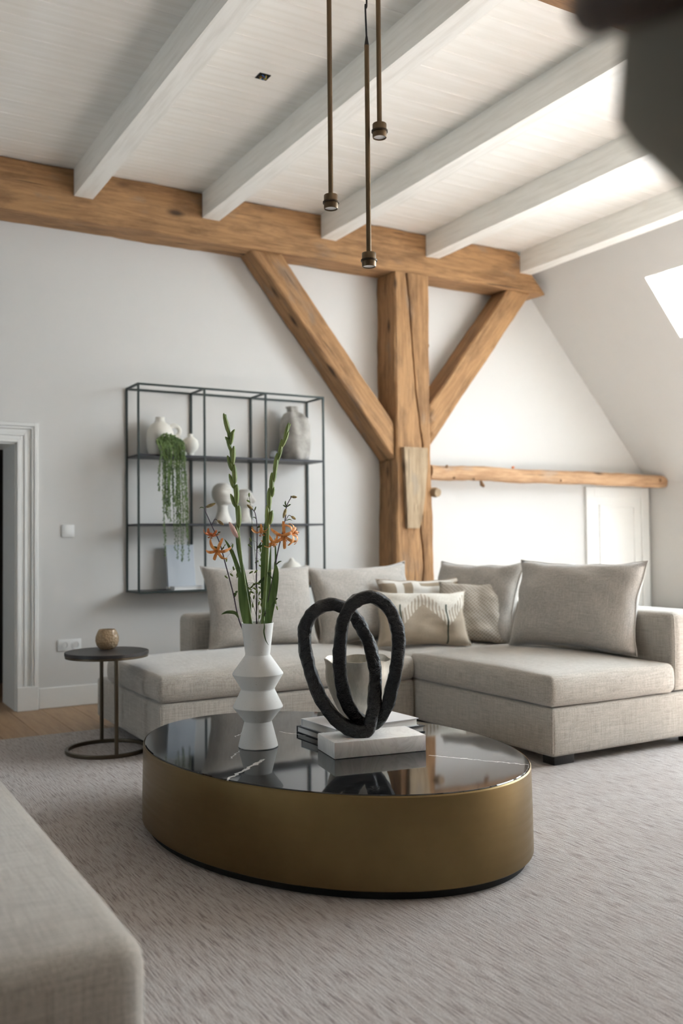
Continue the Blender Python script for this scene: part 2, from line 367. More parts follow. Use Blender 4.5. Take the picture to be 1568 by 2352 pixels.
def sweep(bm, pts, ra, rb=None, side=None, n=8, closed=False, sq=1.0, jit=0, cap=True):
    """tube of elliptic (or squarish, sq<1) section along pts; ra lies along side"""
    N = len(pts); pts = [V(p) for p in pts]
    A = ra if isinstance(ra, (list, tuple)) else [ra]*N
    B = A if rb is None else (rb if isinstance(rb, (list, tuple)) else [rb]*N)
    prev = None; rings = []
    for i, p in enumerate(pts):
        if closed: tg = pts[(i+1) % N]-pts[i-1]
        else: tg = pts[min(i+1, N-1)]-pts[max(i-1, 0)]
        tg = tg.normalized() if tg.length > 1e-9 else V((0, 0, 1))
        ref = V(side) if side is not None else (prev if prev is not None else (V((1, 0, 0)) if abs(tg.x) < .8 else V((0, 1, 0))))
        s_ = ref-tg*ref.dot(tg)
        if s_.length < 1e-5: s_ = (V((0, 1, 0))-tg*tg.y)
        s_.normalize(); nn = tg.cross(s_); prev = s_
        ring = []
        for k in range(n):
            a = 2*math.pi*k/n; ca, sa = math.cos(a), math.sin(a)
            if sq != 1.0: ca = math.copysign(abs(ca)**sq, ca); sa = math.copysign(abs(sa)**sq, sa)
            q = p+s_*(A[i]*ca)+nn*(B[i]*sa)
            if jit: q += noise.noise_vector(q*42)*jit+noise.noise_vector(q*13)*jit*1.3
            ring.append(bm.verts.new(q))
        rings.append(ring)
    pr = list(zip(rings, rings[1:]))+([(rings[-1], rings[0])] if closed else [])
    for a, b in pr:
        for k in range(n): bm.faces.new((a[k], a[(k+1) % n], b[(k+1) % n], b[k]))
    if cap and not closed: bm.faces.new(rings[0][::-1]); bm.faces.new(rings[-1])
def ellipsoid(bm, c, rx, ry, rz, axis=None, n=8, m=6):
    q = V((0, 0, 1)).rotation_difference(V(axis).normalized()) if axis is not None else None
    pr = []
    for i in range(m+1):
        a = math.pi*i/m-math.pi/2; pr.append((max(math.cos(a), .02), math.sin(a)))
    def fn(p, a):
        p = V((p.x*rx, p.y*ry, p.z*rz)); return (q @ p) if q else p
    lathe(bm, pr, n, *c, fn=fn)
def panel(bm, O, U, Vv, N, ur, vr, holes, th):
    """wall slab with rectangular holes; front face in the O/U/V plane, thickness th along N"""
    O, U, Vv, N = V(O), V(U), V(Vv), V(N)
    us = sorted({ur[0], ur[1], *[h[0] for h in holes], *[h[1] for h in holes]}); vs = sorted({vr[0], vr[1], *[h[2] for h in holes], *[h[3] for h in holes]})
    solid = lambda i, j: 0 <= i < len(us)-1 and 0 <= j < len(vs)-1 and not any(h[0]-1e-6 <= us[i] and us[i+1] <= h[1]+1e-6 and h[2]-1e-6 <= vs[j] and vs[j+1] <= h[3]+1e-6 for h in holes)
    c = {}
    def P(u, v, k):
        if (u, v, k) not in c: c[(u, v, k)] = bm.verts.new(O+U*u+Vv*v+N*(th*k))
        return c[(u, v, k)]
    for i in range(len(us)-1):
        for j in range(len(vs)-1):
            if not solid(i, j): continue
            a, b, d, e = us[i], us[i+1], vs[j], vs[j+1]
            bm.faces.new((P(a, d, 0), P(b, d, 0), P(b, e, 0), P(a, e, 0))); bm.faces.new((P(a, d, 1), P(a, e, 1), P(b, e, 1), P(b, d, 1)))
            if not solid(i-1, j): bm.faces.new((P(a, d, 0), P(a, e, 0), P(a, e, 1), P(a, d, 1)))
            if not solid(i+1, j): bm.faces.new((P(b, d, 0), P(b, d, 1), P(b, e, 1), P(b, e, 0)))
            if not solid(i, j-1): bm.faces.new((P(a, d, 0), P(a, d, 1), P(b, d, 1), P(b, d, 0)))
            if not solid(i, j+1): bm.faces.new((P(a, e, 0), P(b, e, 0), P(b, e, 1), P(a, e, 1)))
WLOC = {}
def obj(name, bm, mat, parent=None, smooth=True, loc=None, world=True, angle=.6):
    """link a bmesh as one mesh object. With a parent, world=True means the mesh was drawn in world coordinates."""
    bmesh.ops.recalc_face_normals(bm, faces=bm.faces[:])
    org = V((0, 0, 0))
    if parent is not None and world: org = WLOC[parent.name]
    if loc is not None: org = V(loc) if world else org
    if org.length: bmesh.ops.translate(bm, verts=bm.verts[:], vec=-org)
    me = bpy.data.meshes.new(name); bm.to_mesh(me); bm.free()
    me.materials.append(MATS[mat])
    if smooth:
        me.polygons.foreach_set('use_smooth', [True]*len(me.polygons)); me.set_sharp_from_angle(angle=angle)
    o = bpy.data.objects.new(name, me); COL.objects.link(o)
    if parent is not None:
        o.parent = parent
        WLOC[o.name] = WLOC[parent.name].copy()
        if loc is not None: o.location = V(loc)-WLOC[parent.name]; WLOC[o.name] = V(loc)
    else:
        if loc is not None: o.location = loc
        WLOC[o.name] = V(loc) if loc is not None else V((0, 0, 0))
    return o
def tag(o, label=None, cat=None, group=None, kind=None):
    if label: o['label'] = label
    if cat: o['category'] = cat
    if group: o['group'] = group
    if kind: o['kind'] = kind
    return o
def thing(name, label, cat, loc=(0, 0, 0), group=None, rotz=0):
    o = bpy.data.objects.new(name, None); COL.objects.link(o); o.location = loc; o.empty_display_size = .1
    o.rotation_euler.z = rotz; WLOC[o.name] = V(loc)
    return tag(o, label, cat, group)
def struct(name, bm, mat, parent=None, **kw):
    o = obj(name, bm, mat, parent, **kw)
    if parent is None: o['kind'] = 'structure'
    return o
B = bmesh.new
def boxo(name, mat, parent, x0, x1, y0, y1, z0, z1, bev=0, **kw):
    bm = B(); box(bm, x0, x1, y0, y1, z0, z1, bev); return obj(name, bm, mat, parent, **kw)
def px(x, y, depth):
    """world point seen at pixel (x, y) of the photograph at the given distance along the view axis"""
    return CAM+(CF+CR*((x-784)/FPX)+CU*((1176-y)/FPX))*depth

# ------------------------------------------------------------------ room shell
YW, ZC, XL, YN = 7.056, 3.9, -3.6, -5.0          # back wall, ceiling, left wall, near wall
XS, XK, ZK = 5.94, 7.84, 1.784                   # slope start, knee wall, knee wall top
SL = V((XK-XS, 0, ZK-ZC)); SLEN = SL.length; SD = SL.normalized(); SN = V((-SD.z, 0, SD.x))  # slope dir, outward normal
fl = B(); box(fl, XL-.2, XK+.2, YN-.2, YW+1.6, -.12, -.02); floor = struct('floor', fl, 'hall_dark', smooth=False)
bm = B(); box(bm, 0, .216, 0, YW-YN+1.6, 0, .0195, .002, 1)
pl0 = obj('plank', bm, 'oak_floor', floor, loc=(XL-.1, YN-.1, -.0195), world=False, smooth=False); pl0.location = (XL-.1, YN-.1, -.0195)
i = 1
while XL-.1+i*.218 < XK+.1:
    c = pl0.copy(); COL.objects.link(c); c.location = (XL-.1+i*.218, YN-.1, -.0195); c.parent = floor; i += 1
# ceiling slab with boards
bm = B(); box(bm, XL-.2, XS+.12, YN-.2, YW+.2, ZC+.02, ZC+.14); ceil = struct('ceiling', bm, 'ceiling_paint', smooth=False)
bm = B(); box(bm, 0, XS-XL+.1, 0, .192, 0, .02, .0035, 1)
b0 = obj('ceiling_board', bm, 'ceiling_paint', ceil, world=False, smooth=False); b0.location = (XL-.1, YW-.194, ZC)
i = 1
while YW-.194*(i+1) > YN-.15:
    c = b0.copy(); COL.objects.link(c); c.location = (XL-.1, YW-.194*(i+1), ZC); c.parent = ceil; i += 1
# back wall with hall doorway
DX0, DX1, DZ = .42, 1.36, 1.93
bm = B(); panel(bm, (0, YW, 0), (1, 0, 0), (0, 0, 1), (0, 1, 0), (XL-.2, XK+.2), (-.12, ZC+.14), [(DX0, DX1, -.12, DZ)], .2)
struct('wall_back', bm, 'wall_paint', smooth=False)
LWIN = [(3.2, 4.7, .9, 1.6)]
bm = B(); panel(bm, (XL, 0, 0), (0, 1, 0), (0, 0, 1), (-1, 0, 0), (YN-.2, YW), (-.12, ZC+.14), LWIN, .2); struct('wall_left', bm, 'wall_bounce_cut', smooth=False)
bm = B(); box(bm, XL, XK+.2, YN-.2, YN, -.12, ZC+.14); struct('wall_near', bm, 'wall_bounce_cut', smooth=False)
# knee wall with low windows, roof slope with skylights
KWIN = [(6.1, 6.42, .62, 1.60), (2.4, 4.6, .80, 1.60)]
bm = B(); panel(bm, (XK, 0, 0), (0, 1, 0), (0, 0, 1), (1, 0, 0), (YN-.2, YW), (-.12, ZK), KWIN, .2); struct('wall_right', bm, 'wall_paint', smooth=False)
SWIN = [(5.0, 5.70, .60, 1.25), (3.05, 4.6, .45, 2.65), (1.2, 2.75, .45, 2.65)]
bm = B(); panel(bm, (XS, 0, ZC), (0, 1, 0), SD, SN, (YN-.2, YW), (0, SLEN), SWIN, .22); struct('wall_slope', bm, 'wall_paint', smooth=False)
# windows
def window(n, O, Vv, N, u0, u1, v0, v1, th, bars):
    O, Vv, N = V(O), V(Vv), V(N); U = V((0, 1, 0))
    def pbox(bm, a, b, c, d, e, f):
        vs = [bm.verts.new(O+U*u+Vv*v+N*k) for k in (e, f) for v in (c, d) for u in (a, b)]
        for q in ((0, 2, 3, 1), (4, 5, 7, 6), (0, 1, 5, 4), (2, 6, 7, 3), (0, 4, 6, 2), (1, 3, 7, 5)): bm.faces.new([vs[i] for i in q])
    bm = B(); f = .055
    for a in ((u0, u1, v0, v0+f), (u0, u1, v1-f, v1), (u0, u0+f, v0+f, v1-f), (u1-f, u1, v0+f, v1-f)): pbox(bm, *a, th*.55, th*.55+.06)
    w_ = struct('window_%d' % n, bm, 'trim_paint', smooth=False)
    for k in range(1, bars):
        bm = B(); uc = u0+(u1-u0)*k/bars; pbox(bm, uc-.02, uc+.02, v0+f, v1-f, th*.55+.005, th*.55+.055); obj('mullion', bm, 'trim_paint', w_, smooth=False)
    for k in range(bars):
        a = u0+f if k == 0 else u0+(u1-u0)*k/bars+.02; b = u1-f if k == bars-1 else u0+(u1-u0)*(k+1)/bars-.02
        bm = B(); pbox(bm, a, b, v0+f, v1-f, th*.55+.027, th*.55+.033); obj('pane', bm, 'pane_glass', w_, smooth=False)
    portal('daylight_portal_%d' % n, O+U*((u0+u1)/2)+Vv*((v0+v1)/2)+N*(th+.02), u1-u0, v1-v0, -N)
k = 1
for h, nb in ((KWIN[0], 1), (KWIN[1], 3)): window(k, (XK, 0, 0), (0, 0, 1), (1, 0, 0), *h, .2, nb); k += 1
for h in LWIN: window(k, (XL, 0, 0), (0, 0, 1), (-1, 0, 0), *h, .2, 2); k += 1
for h in SWIN: window(k, (XS, 0, ZC), SD, SN, *h, .22, 1); k += 1
# casings round the knee windows, skylight casings
n = 1
for (a, b, c, d) in KWIN:
    bm = B(); t = .07
    for q in ((a-t, a, c-t, d+t), (b, b+t, c-t, d+t), (a, b, c-t, c), (a, b, d, d+t)): box(bm, XK-.02, XK-.0005, *q, .003, 1)
    struct('trim_%d' % n, bm, 'trim_paint', smooth=False); n += 1
# baseboards
bm = B(); box(bm, 1.515, 6.88, YW-.018, YW-.0005, 0, .15, .004, 1); struct('baseboard_back', bm, 'trim_paint', smooth=False)
bm = B(); box(bm, XK-.018, XK-.0005, YN+.02, YW-.02, 0, .12, .004, 1); struct('baseboard_right', bm, 'trim_paint', smooth=False)

# hall doorway: jamb lining, moulded casing, plinths, dark hall behind
bm = B()
box(bm, DX1-.012, DX1+.0, YW-.005, YW+.45, 0, DZ); box(bm, DX0, DX0+.012, YW-.005, YW+.45, 0, DZ); box(bm, DX0, DX1, YW-.005, YW+.45, DZ-.012, DZ)
door1 = struct('door_1', bm, 'trim_paint', smooth=False)
for (o0, o1, d) in ((0, .022, .03), (.022, .05, .018), (.05, .066, .026), (.066, .10, .016), (.10, .118, .032), (.118, .145, .04)):   # stepped casing profile
    bm = B(); x = DX1
    box(bm, x+o0, x+o1, YW-d, YW-.0005, .17, DZ+o1, .003, 1); obj('casing_moulding', bm, 'trim_paint', door1, smooth=False)
    bm = B(); box(bm, DX0-o1, DX0-o0, YW-d, YW-.0005, .17, DZ+o1, .003, 1); obj('casing_moulding', bm, 'trim_paint', door1, smooth=False)
    bm = B(); box(bm, DX0-o0, DX1+o0, YW-d, YW-.0005, DZ+o0, DZ+o1, .003, 1); obj('casing_moulding', bm, 'trim_paint', door1, smooth=False)
for a in (DX1-.002, DX0-.148): boxo('plinth_block', 'trim_paint', door1, a, a+.15, YW-.046, YW-.0005, 0, .172, .004, smooth=False)
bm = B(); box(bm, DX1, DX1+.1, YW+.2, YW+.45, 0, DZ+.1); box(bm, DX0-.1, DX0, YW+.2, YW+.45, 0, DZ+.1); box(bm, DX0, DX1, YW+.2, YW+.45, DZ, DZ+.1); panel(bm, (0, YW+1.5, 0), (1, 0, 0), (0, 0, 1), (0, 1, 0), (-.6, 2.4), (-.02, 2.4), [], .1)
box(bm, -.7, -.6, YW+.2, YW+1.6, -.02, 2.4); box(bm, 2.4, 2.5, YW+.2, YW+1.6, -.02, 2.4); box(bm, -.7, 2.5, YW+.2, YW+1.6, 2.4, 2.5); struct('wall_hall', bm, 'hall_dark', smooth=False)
hd = thing('door_leaf', 'dark grey door leaf standing open in the hallway behind the white casing', 'door', (1.20, YW+.5, .01))
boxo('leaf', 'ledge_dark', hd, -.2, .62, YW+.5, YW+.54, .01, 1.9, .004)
bm = B(); sweep(bm, spline([(.55, YW+.5, .93), (.55, YW+.46, .93), (.45, YW+.455, .93)], 6), .009); obj('door_handle', bm, 'cord_black', hd)

# closet door at the right of the back wall
bm = B(); box(bm, 7.02, 7.70, YW-.012, YW-.0005, .01, 1.62); door2 = struct('door_2', bm, 'door_paint', smooth=False)
for q in ((6.91, 7.02, .0, 1.72), (7.70, 7.81, .0, 1.72), (7.02, 7.70, 1.62, 1.72)): boxo('casing', 'trim_paint', door2, q[0], q[1], YW-.034, YW-.0005, q[2], q[3], .006, smooth=False)
for (a, b) in ((.16, .78), (.90, 1.54)):
    for q in ((7.10, 7.62, a, a+.025), (7.10, 7.62, b-.025, b), (7.10, 7.125, a+.025, b-.025), (7.595, 7.62, a+.025, b-.025)): boxo('panel_bead', 'door_paint', door2, q[0], q[1], YW-.024, YW-.012, q[2], q[3], .004, smooth=False)
bm = B(); lathe(bm, [(.012, 0), (.012, .02), (.022, .03), (.022, .045), (.01, .05)], 14); bmesh.ops.rotate(bm, verts=bm.verts[:], matrix=Matrix.Rotation(math.pi/2, 3, 'X')); bmesh.ops.translate(bm, verts=bm.verts[:], vec=(7.08, YW-.012, .84)); obj('door_knob', bm, 'rod_bronze', door2)

# ------------------------------------------------------------------ white joists
JX = [-1.42, -.42, .50, 1.70, 2.685, 3.73, 4.785, 5.862]
JL = {3: 'white painted joist farthest left in the photo, nearest the hallway door', 4: 'white painted joist between the ceiling box and the pendant rods, second from left',
      5: 'white painted joist meeting the oak beam left of the post, third from left', 6: 'white painted joist meeting the oak beam above the right brace, fourth from left', 7: 'white painted joist along the top of the roof slope, rightmost'}
for i, x in enumerate(JX):
    if i < 2: continue
    bm = B(); wd = .138; y0, y1 = YN+.01, YW-.291
    def fn(p, i=i):
        nz = noise.noise(V((p.y*1.7, i*9.1, p.x*3)))
        return p+V((nz*.004, 0, noise.noise(V((p.y*1.3, i*5.3+p.x*6, 4)))*.005 if p.z < .1 else 0))
    gridbox(bm, [0, .004, wd-.004, wd], lin(0, y1-y0, 60), [0, .004, .2], fn)
    o = obj('ceiling_joist', bm, 'joist_paint', angle=.5); o.location = (x, y0, ZC-.2)
    tag(o, JL.get(i, 'white painted joist at the upper left edge beyond the first one'), 'joist', 'white joists under the board ceiling')

# ------------------------------------------------------------------ oak timber frame
def hewn(name, L, W, H, amp=.007, nx=70, endcut=None, seed=0):
    """squared timber along local +X, section W (y) by H (z), wavy hand-hewn arrises"""
    bm = B()
    def fn(p):
        q = p.copy(); c = V((p.x*2.2, seed*7.3, 0))
        ey = 1 if p.y > W/2 else -1; ez = 1 if p.z > H/2 else -1
        q.y += noise.noise(c+V((0, ey*3.1, ez*1.7)))*amp*1.2+noise.noise(V((p.x*9, ey*2, seed+ez)))*amp*.5
        q.z += noise.noise(c+V((0, ey*5.1, ez*2.9+8)))*amp*1.2+noise.noise(V((p.x*11, ey*4, seed+ez*3)))*amp*.5
        if endcut: q = endcut(q)
        return q
    b = .012
    gridbox(bm, lin(0, L, nx), [0, b, W/3, 2*W/3, W-b, W], [0, b, H/3, 2*H/3, H-b, H], lambda p: fn(chamf(p, W, H, b)))
    return bm
def chamf(p, W, H, b):
    q = p.copy()
    if (p.y < 1e-6 or p.y > W-1e-6) and (p.z < 1e-6 or p.z > H-1e-6):
        q.y += (.5*b if p.y < W/2 else -.5*b); q.z += (.5*b if p.z < H/2 else -.5*b)
    return q
ZB = 3.53
def ec(q):
    lim = 6.17-(q.z)*.98+2.9            # end follows the roof slope
    if q.x > lim: q.x = lim
    return q
bm = hewn('b', 9.2, .288, ZC-.004-ZB, .008, 130, ec, 1)
wb = obj('anchor_beam', bm, 'oak_timber', angle=.5); wb.location = (-2.9, YW-.29, ZB)
tag(wb, 'long hewn oak beam running along the top of the back wall above the post', 'beam')
bm = hewn('b', 9.2, .288, ZC-.004-ZB, .008, 130, ec, 5)
nb = obj('anchor_beam', bm, 'oak_timber', angle=.5); nb.location = (-2.9, 2.76, ZB)
tag(nb, 'oak cross beam at the very top edge of the photo right of the pendants', 'beam')
# post: lofted, with a deep winding check in its front face
pt = thing('timber_post', 'thick old oak post with a long dark check standing against the back wall', 'post', (4.63, YW-.145, 0))
bm = B(); X0, X1, Y0, Y1 = 4.452, 4.812, YW-.29, YW-.001
CR_ = [(3.53, 4.575), (3.3, 4.60), (3.02, 4.622), (2.75, 4.64), (2.49, 4.661), (2.2, 4.70), (2.04, 4.723), (1.7, 4.73), (1.35, 4.69), (1.22, 4.70), (1.08, 4.718), (.95, 4.722), (.82, 4.705), (.4, 4.70), (0, 4.70)]
def crackx(z):
    for (a, xa), (b, xb) in zip(CR_, CR_[1:]):
        if a >= z >= b: return xa+(xb-xa)*(a-z)/(a-b)+noise.noise(V((z*9, 3, 1)))*.006
    return 4.7
rings = []
zs = lin(.0, ZB-.002, 150)
for z in zs:
    wob = lambda k: noise.noise(V((z*2.6, k*4.7, 0)))*.012+noise.noise(V((z*9, k*2.7, 5)))*.005
    rx1 = X1+(.0 if z > 1.9 else .02*min(1, (1.9-z)/.5))
    cx = crackx(z); hw = .012*(.45+.9*abs(noise.noise(V((z*3.1, 9, 2))))+.25)*(1 if z > 1.95 or z < 1.32 else .6); dp = .07
    P_ = [(X0+wob(1), Y1), (X0+wob(1), Y0+.014), (X0+.012+wob(2)*.5, Y0+wob(3)*.6), ((X0+cx)/2, Y0+wob(4)*.7), (cx-hw-.012, Y0+wob(5)*.4), (cx-hw, Y0+.004), (cx-hw*.3, Y0+dp), (cx+hw*.3, Y0+dp), (cx+hw, Y0+.004), (cx+hw+.012, Y0+wob(5)*.4), (rx1-.014+wob(6)*.6, Y0+wob(7)*.6), (rx1+wob(6), Y0+.014), (rx1+wob(6), Y1)]
    rings.append([V((z, p[0], p[1])) for p in P_])
# drawn with the length along local X so the grain follows, then stood up
vr = [[bm.verts.new((q.x, -(q.y-4.63), q.z-(YW-.145))) for q in r] for r in rings]
for a, b in zip(vr, vr[1:]):
    for k_ in range(len(a)): bm.faces.new((a[k_], a[(k_+1) % len(a)], b[(k_+1) % len(a)], b[k_]))
bm.faces.new(vr[0][::-1]); bm.faces.new(vr[-1])
sh = obj('shaft', bm, 'oak_timber', pt, world=False, angle=.5)
sh.matrix_local = Matrix(((0, -1, 0, 0), (0, 0, 1, 0), (1, 0, 0, 0), (0, 0, 0, 1)))
# pale splice block let into the post
bm = B()
def sp(p):
    z, x, y = p.x, p.y, p.z
    t = max(0, (z-1.30)/.70); xl = 4.535+(4.50-4.535)*t; xr = 4.66+.085*(min(1, t*1.25)**.7)
    u = (x-0)/1
    yy = Y0-.045+.03*max(0, .35-t) if y < .5 else Y0+.01
    return V((z, -(xl+(xr-xl)*u-4.63), yy-(YW-.145)+noise.noise(V((z*8, u*2, 3)))*.004))
gridbox(bm, lin(1.30, 2.0, 16), [0, .05, .4, .95, 1], [0, 1], sp)
sb = obj('splice_block', bm, 'oak_pale', pt, world=False, angle=.5); sb.matrix_local = Matrix(((0, -1, 0, 0), (0, 0, 1, 0), (1, 0, 0, 0), (0, 0, 0, 1)))
sb['label'] = 'pale wooden splice block on the front of the post'
bm = B(); sweep(bm, [(4.83, YW-.26, 1.62), (4.845, YW-.30, 1.615), (4.85, YW-.335, 1.61)], [.04, .045, .038], n=12); obj('peg', bm, 'oak_pale', pt)
for (x, y, z, r) in ((4.825, YW-.24, 2.92, .014),):
    bm = B(); ellipsoid(bm, (x, y, z), r*1.2, r, r*1.6); obj('knot', bm, 'wood_box', pt)
# braces
def brace(name, A, Bp, Wd, label, seed):
    """A lower, Bp upper end of the brace centre line in the wall plane"""
    A, Bp = V(A), V(Bp); d = (Bp-A); L = d.length; d.normalize()
    bm = hewn('x', L, .25, Wd, .007, 50, None, seed)
    o = obj(name, bm, 'oak_timber', angle=.5)
    zv = V((-d.z, 0, d.x)); 
    if zv.z < 0: zv = -zv
    yv = zv.cross(d)
    M_ = Matrix(((d.x, yv.x, zv.x, 0), (d.y, yv.y, zv.y, 0), (d.z, yv.z, zv.z, 0), (0, 0, 0, 1)))
    off = A-zv*(Wd/2)-yv*.125; M_.translation = V((off.x, YW-.133-yv.y*.125, off.z)); o.matrix_world = M_
    return tag(o, label, 'brace')
def trim_brace(o, zmax, xpost, side):
    """cut the brace flush against beam underside and post face"""
    bm = B(); bm.from_mesh(o.data); inv = o.matrix_world.inverted()
    for co, no in (((0, 0, zmax), (0, 0, 1)), ((xpost, 0, 0), (side, 0, 0))):
        c = inv @ V(co); nn = (o.matrix_world.to_3x3().inverted() @ V(no)).normalized()
        r = bmesh.ops.bisect_plane(bm, geom=bm.verts[:]+bm.edges[:]+bm.faces[:], plane_co=c, plane_no=nn, clear_outer=True)
        bmesh.ops.holes_fill(bm, edges=[e for e in bm.edges if e.is_boundary])
    bmesh.ops.recalc_face_normals(bm, faces=bm.faces[:]); bm.to_mesh(o.data); bm.free()
dl = V((3.385-4.406, 0, 3.517-2.261)).normalized()
cl = V((4.4145, 0, 2.0945)); o = brace('timber_brace', cl-dl*.25, cl+dl*2.1, .205, 'oak brace rising left from the post to the beam beside the wall shelf', 11); bpy.context.view_layer.update(); trim_brace(o, ZB-.002, 4.448, 1)
dr = V((5.85-4.832, 0, 3.497-2.211)).normalized()
cr_ = V((4.832, 0, 2.211)); o = brace('timber_brace', cr_-dr*.25, cr_+dr*1.95, .225, 'oak brace rising right from the post towards the roof slope', 17); bpy.context.view_layer.update(); trim_brace(o, ZB-.002, 4.818, -1)
# horizontal rail
bm = B(); pts = [(x, YW-.205+noise.noise(V((x*2, 1, 1)))*.008, 1.801-(x-4.8)*.006+noise.noise(V((x*2.3, 4, 2)))*.01) for x in lin(4.842, XK-.004, 40)]
sweep(bm, pts, .062, .066, side=(0, 1, 0), n=16, sq=.72, jit=.004)
rl = thing('timber_rail', 'slim peeled pine rail running from the post to the right wall over the closet door', 'rail', (6.3, YW-.2, 1.75))
obj('bar', bm, 'oak_rail', rl)
for (x, z, r) in ((5.0, 1.85, .016), (5.08, 1.75, .014), (5.3, 1.745, .013), (6.35, 1.755, .013), (7.72, 1.79, .02)):
    bm = B(); ellipsoid(bm, (x, YW-.267, z), r, r*.5, r); obj('knot', bm, 'wood_box', rl)
bm = B(); sweep(bm, [(5.43, YW-.2, 1.735), (5.435, YW-.21, 1.70), (5.45, YW-.225, 1.68)], [.012, .02, .012], n=8); obj('twig_stub', bm, 'wood_box', rl)
bm = B(); ellipsoid(bm, (5.79, YW-.23, 1.868), .016, .014, .012); obj('nail_cap', bm, 'petal_dark', rl)

# ------------------------------------------------------------------ ceiling junction box
jb = thing('junction_box', 'small open black junction box with coloured wires in the white ceiling', 'electrical box', (2.32, 4.89, ZC))
bm = B(); panel(bm, (2.285, 4.855, ZC-.003), (1, 0, 0), (0, 1, 0), (0, 0, 1), (0, .07), (0, .07), [(.004, .066, .004, .066)], .0025); obj('rim', bm, 'box_black', jb, smooth=False)
boxo('cavity', 'box_black', jb, 2.289, 2.351, 4.859, 4.921, ZC-.0012, ZC-.0004, smooth=False)
for k_, (m_, a) in enumerate((('wire_blue', .3), ('wire_yellow', 1.6), ('wire_brown', 2.7), ('wire_blue', 4.0), ('wire_yellow', 5.2))):
    c = V((2.32, 4.89, ZC-.006)); bm = B()
    sweep(bm, spline([c+V((math.cos(a)*.022, math.sin(a)*.022, .004)), c+V((math.cos(a+.9)*.016, math.sin(a+.9)*.016, -.006)), c+V((math.cos(a+2)*.018, math.sin(a+2)*.018, .0))], 5), .0035, n=6); obj('wire', bm, m_, jb)

# ------------------------------------------------------------------ pendant lights
def pendant(P, rod_top, label):
    x, y, z = P
    t = thing('pendant_light', label, 'pendant light', (x, y, z), 'bronze rod pendants')
    bm = B(); lathe(bm, [(.012, .052), (.0255, .052), (.0265, .050), (.0265, .004), (.0255, 0), (.0225, 0), (.0225, .006)], 32, x, y, z, cap1=False, cap0=True); obj('lamp_head', bm, 'rod_bronze', t)
    bm = B(); lathe(bm, [(.026, .021), (.0305, .021), (.0305, .027), (.026, .027)], 32, x, y, z, cap0=False, cap1=False); obj('collar', bm, 'bronze_ring', t)
    bm = B(); lathe(bm, [(.0222, .004), (.0222, .007)], 32, x, y, z); obj('diffuser', bm, 'lamp_glass', t)
    bm = B(); sweep(bm, [(x, y, z+.05), (x, y, rod_top)], .0092, n=16); obj('rod', bm, 'rod_bronze', t)
    zt = ZB-.004
    if rod_top < zt-.05:
        bm = B(); lathe(bm, [(.0092, 0), (.006, .02), (.004, .035)], 12, x, y, rod_top); obj('cord_grip', bm, 'cord_black', t)
        bm = B(); sweep(bm, spline([(x, y, rod_top+.03), (x-.004, y, rod_top+.15), (x+.002, y, zt-.3), (x, y, zt)], 6), .0035, n=8); obj('cord', bm, 'cord_black', t)
    bm = B(); lathe(bm, [(.016, -.02), (.019, -.016), (.019, 0)], 24, x, y, zt); obj('canopy', bm, 'rod_bronze', t)
pendant((1.712, 3.028, 2.436), ZB-.02, 'left bronze rod pendant, its small lamp head in front of the ceiling joists')
pendant((1.837, 2.965, 2.219), 3.058, 'lowest hanging bronze rod pendant, on a black cord, in the middle')
pendant((1.868, 2.93, 2.70), ZB-.02, 'shortest bronze rod pendant, its lamp head highest, on the right')

# ------------------------------------------------------------------ wall fittings
t = thing('light_switch', 'white light switch on the back wall left of the shelf', 'switch', (1.727, YW, 1.29))
boxo('plate', 'plastic_white', t, 1.682, 1.772, YW-.012, YW-.0005, 1.246, 1.336, .004); boxo('rocker', 'plastic_white', t, 1.694, 1.760, YW-.016, YW-.012, 1.258, 1.324, .002)
def socket(x, z, label, n):
    t = thing('wall_socket', label, 'socket', (x, YW, z)); w_ = .08*n
    boxo('plate', 'plastic_white', t, x-w_/2-.005, x+w_/2+.005, YW-.012, YW-.0005, z-.042, z+.042, .003)
    for k_ in range(n):
        cx = x-w_/2+.04+k_*.08; bm = B()
        lathe(bm, [(.030, 0), (.030, .004), (.024, .004), (.022, -.006)], 24, cap0=False); bmesh.ops.rotate(bm, verts=bm.verts[:], matrix=Matrix.Rotation(math.pi/2, 3, 'X')); bmesh.ops.translate(bm, verts=bm.verts[:], vec=(cx, YW-.012, z)); r = obj('socket_ring', bm, 'plastic_white', t)
        bm = B(); lathe(bm, [(.020, 0), (.020, .003)], 20); bmesh.ops.rotate(bm, verts=bm.verts[:], matrix=Matrix.Rotation(math.pi/2, 3, 'X')); bmesh.ops.translate(bm, verts=bm.verts[:], vec=(cx, YW-.0125, z)); obj('socket_well', bm, 'paper', r)
socket(1.737, .45, 'white double wall socket low on the back wall beside the side table', 2)
socket(6.72, .90, 'white wall socket beside the closet door casing', 1)

# low dark-topped ledge at the knee wall corner
t = thing('wall_ledge', 'dark flat ledge along the right wall beyond the sofa arm', 'ledge', (XK-.12, 5.4, 0))
boxo('top', 'ledge_dark', t, XK-.26, XK-.025, 3.9, YW-.04, .42, .45, .004); boxo('body', 'trim_paint', t, XK-.24, XK-.025, 3.92, YW-.04, .0, .42, .004)

# ------------------------------------------------------------------ rug
RZ = .014
bm = B(); softbox(bm, -1.9, 7.45, -.9, 6.03, .0005, RZ, .02, rz=.006, n=24); rg = obj('rug', bm, 'rug_pile', angle=1.2)
tag(rg, 'large taupe woven rug with fine darker dashes under the sofa and coffee table', 'rug')

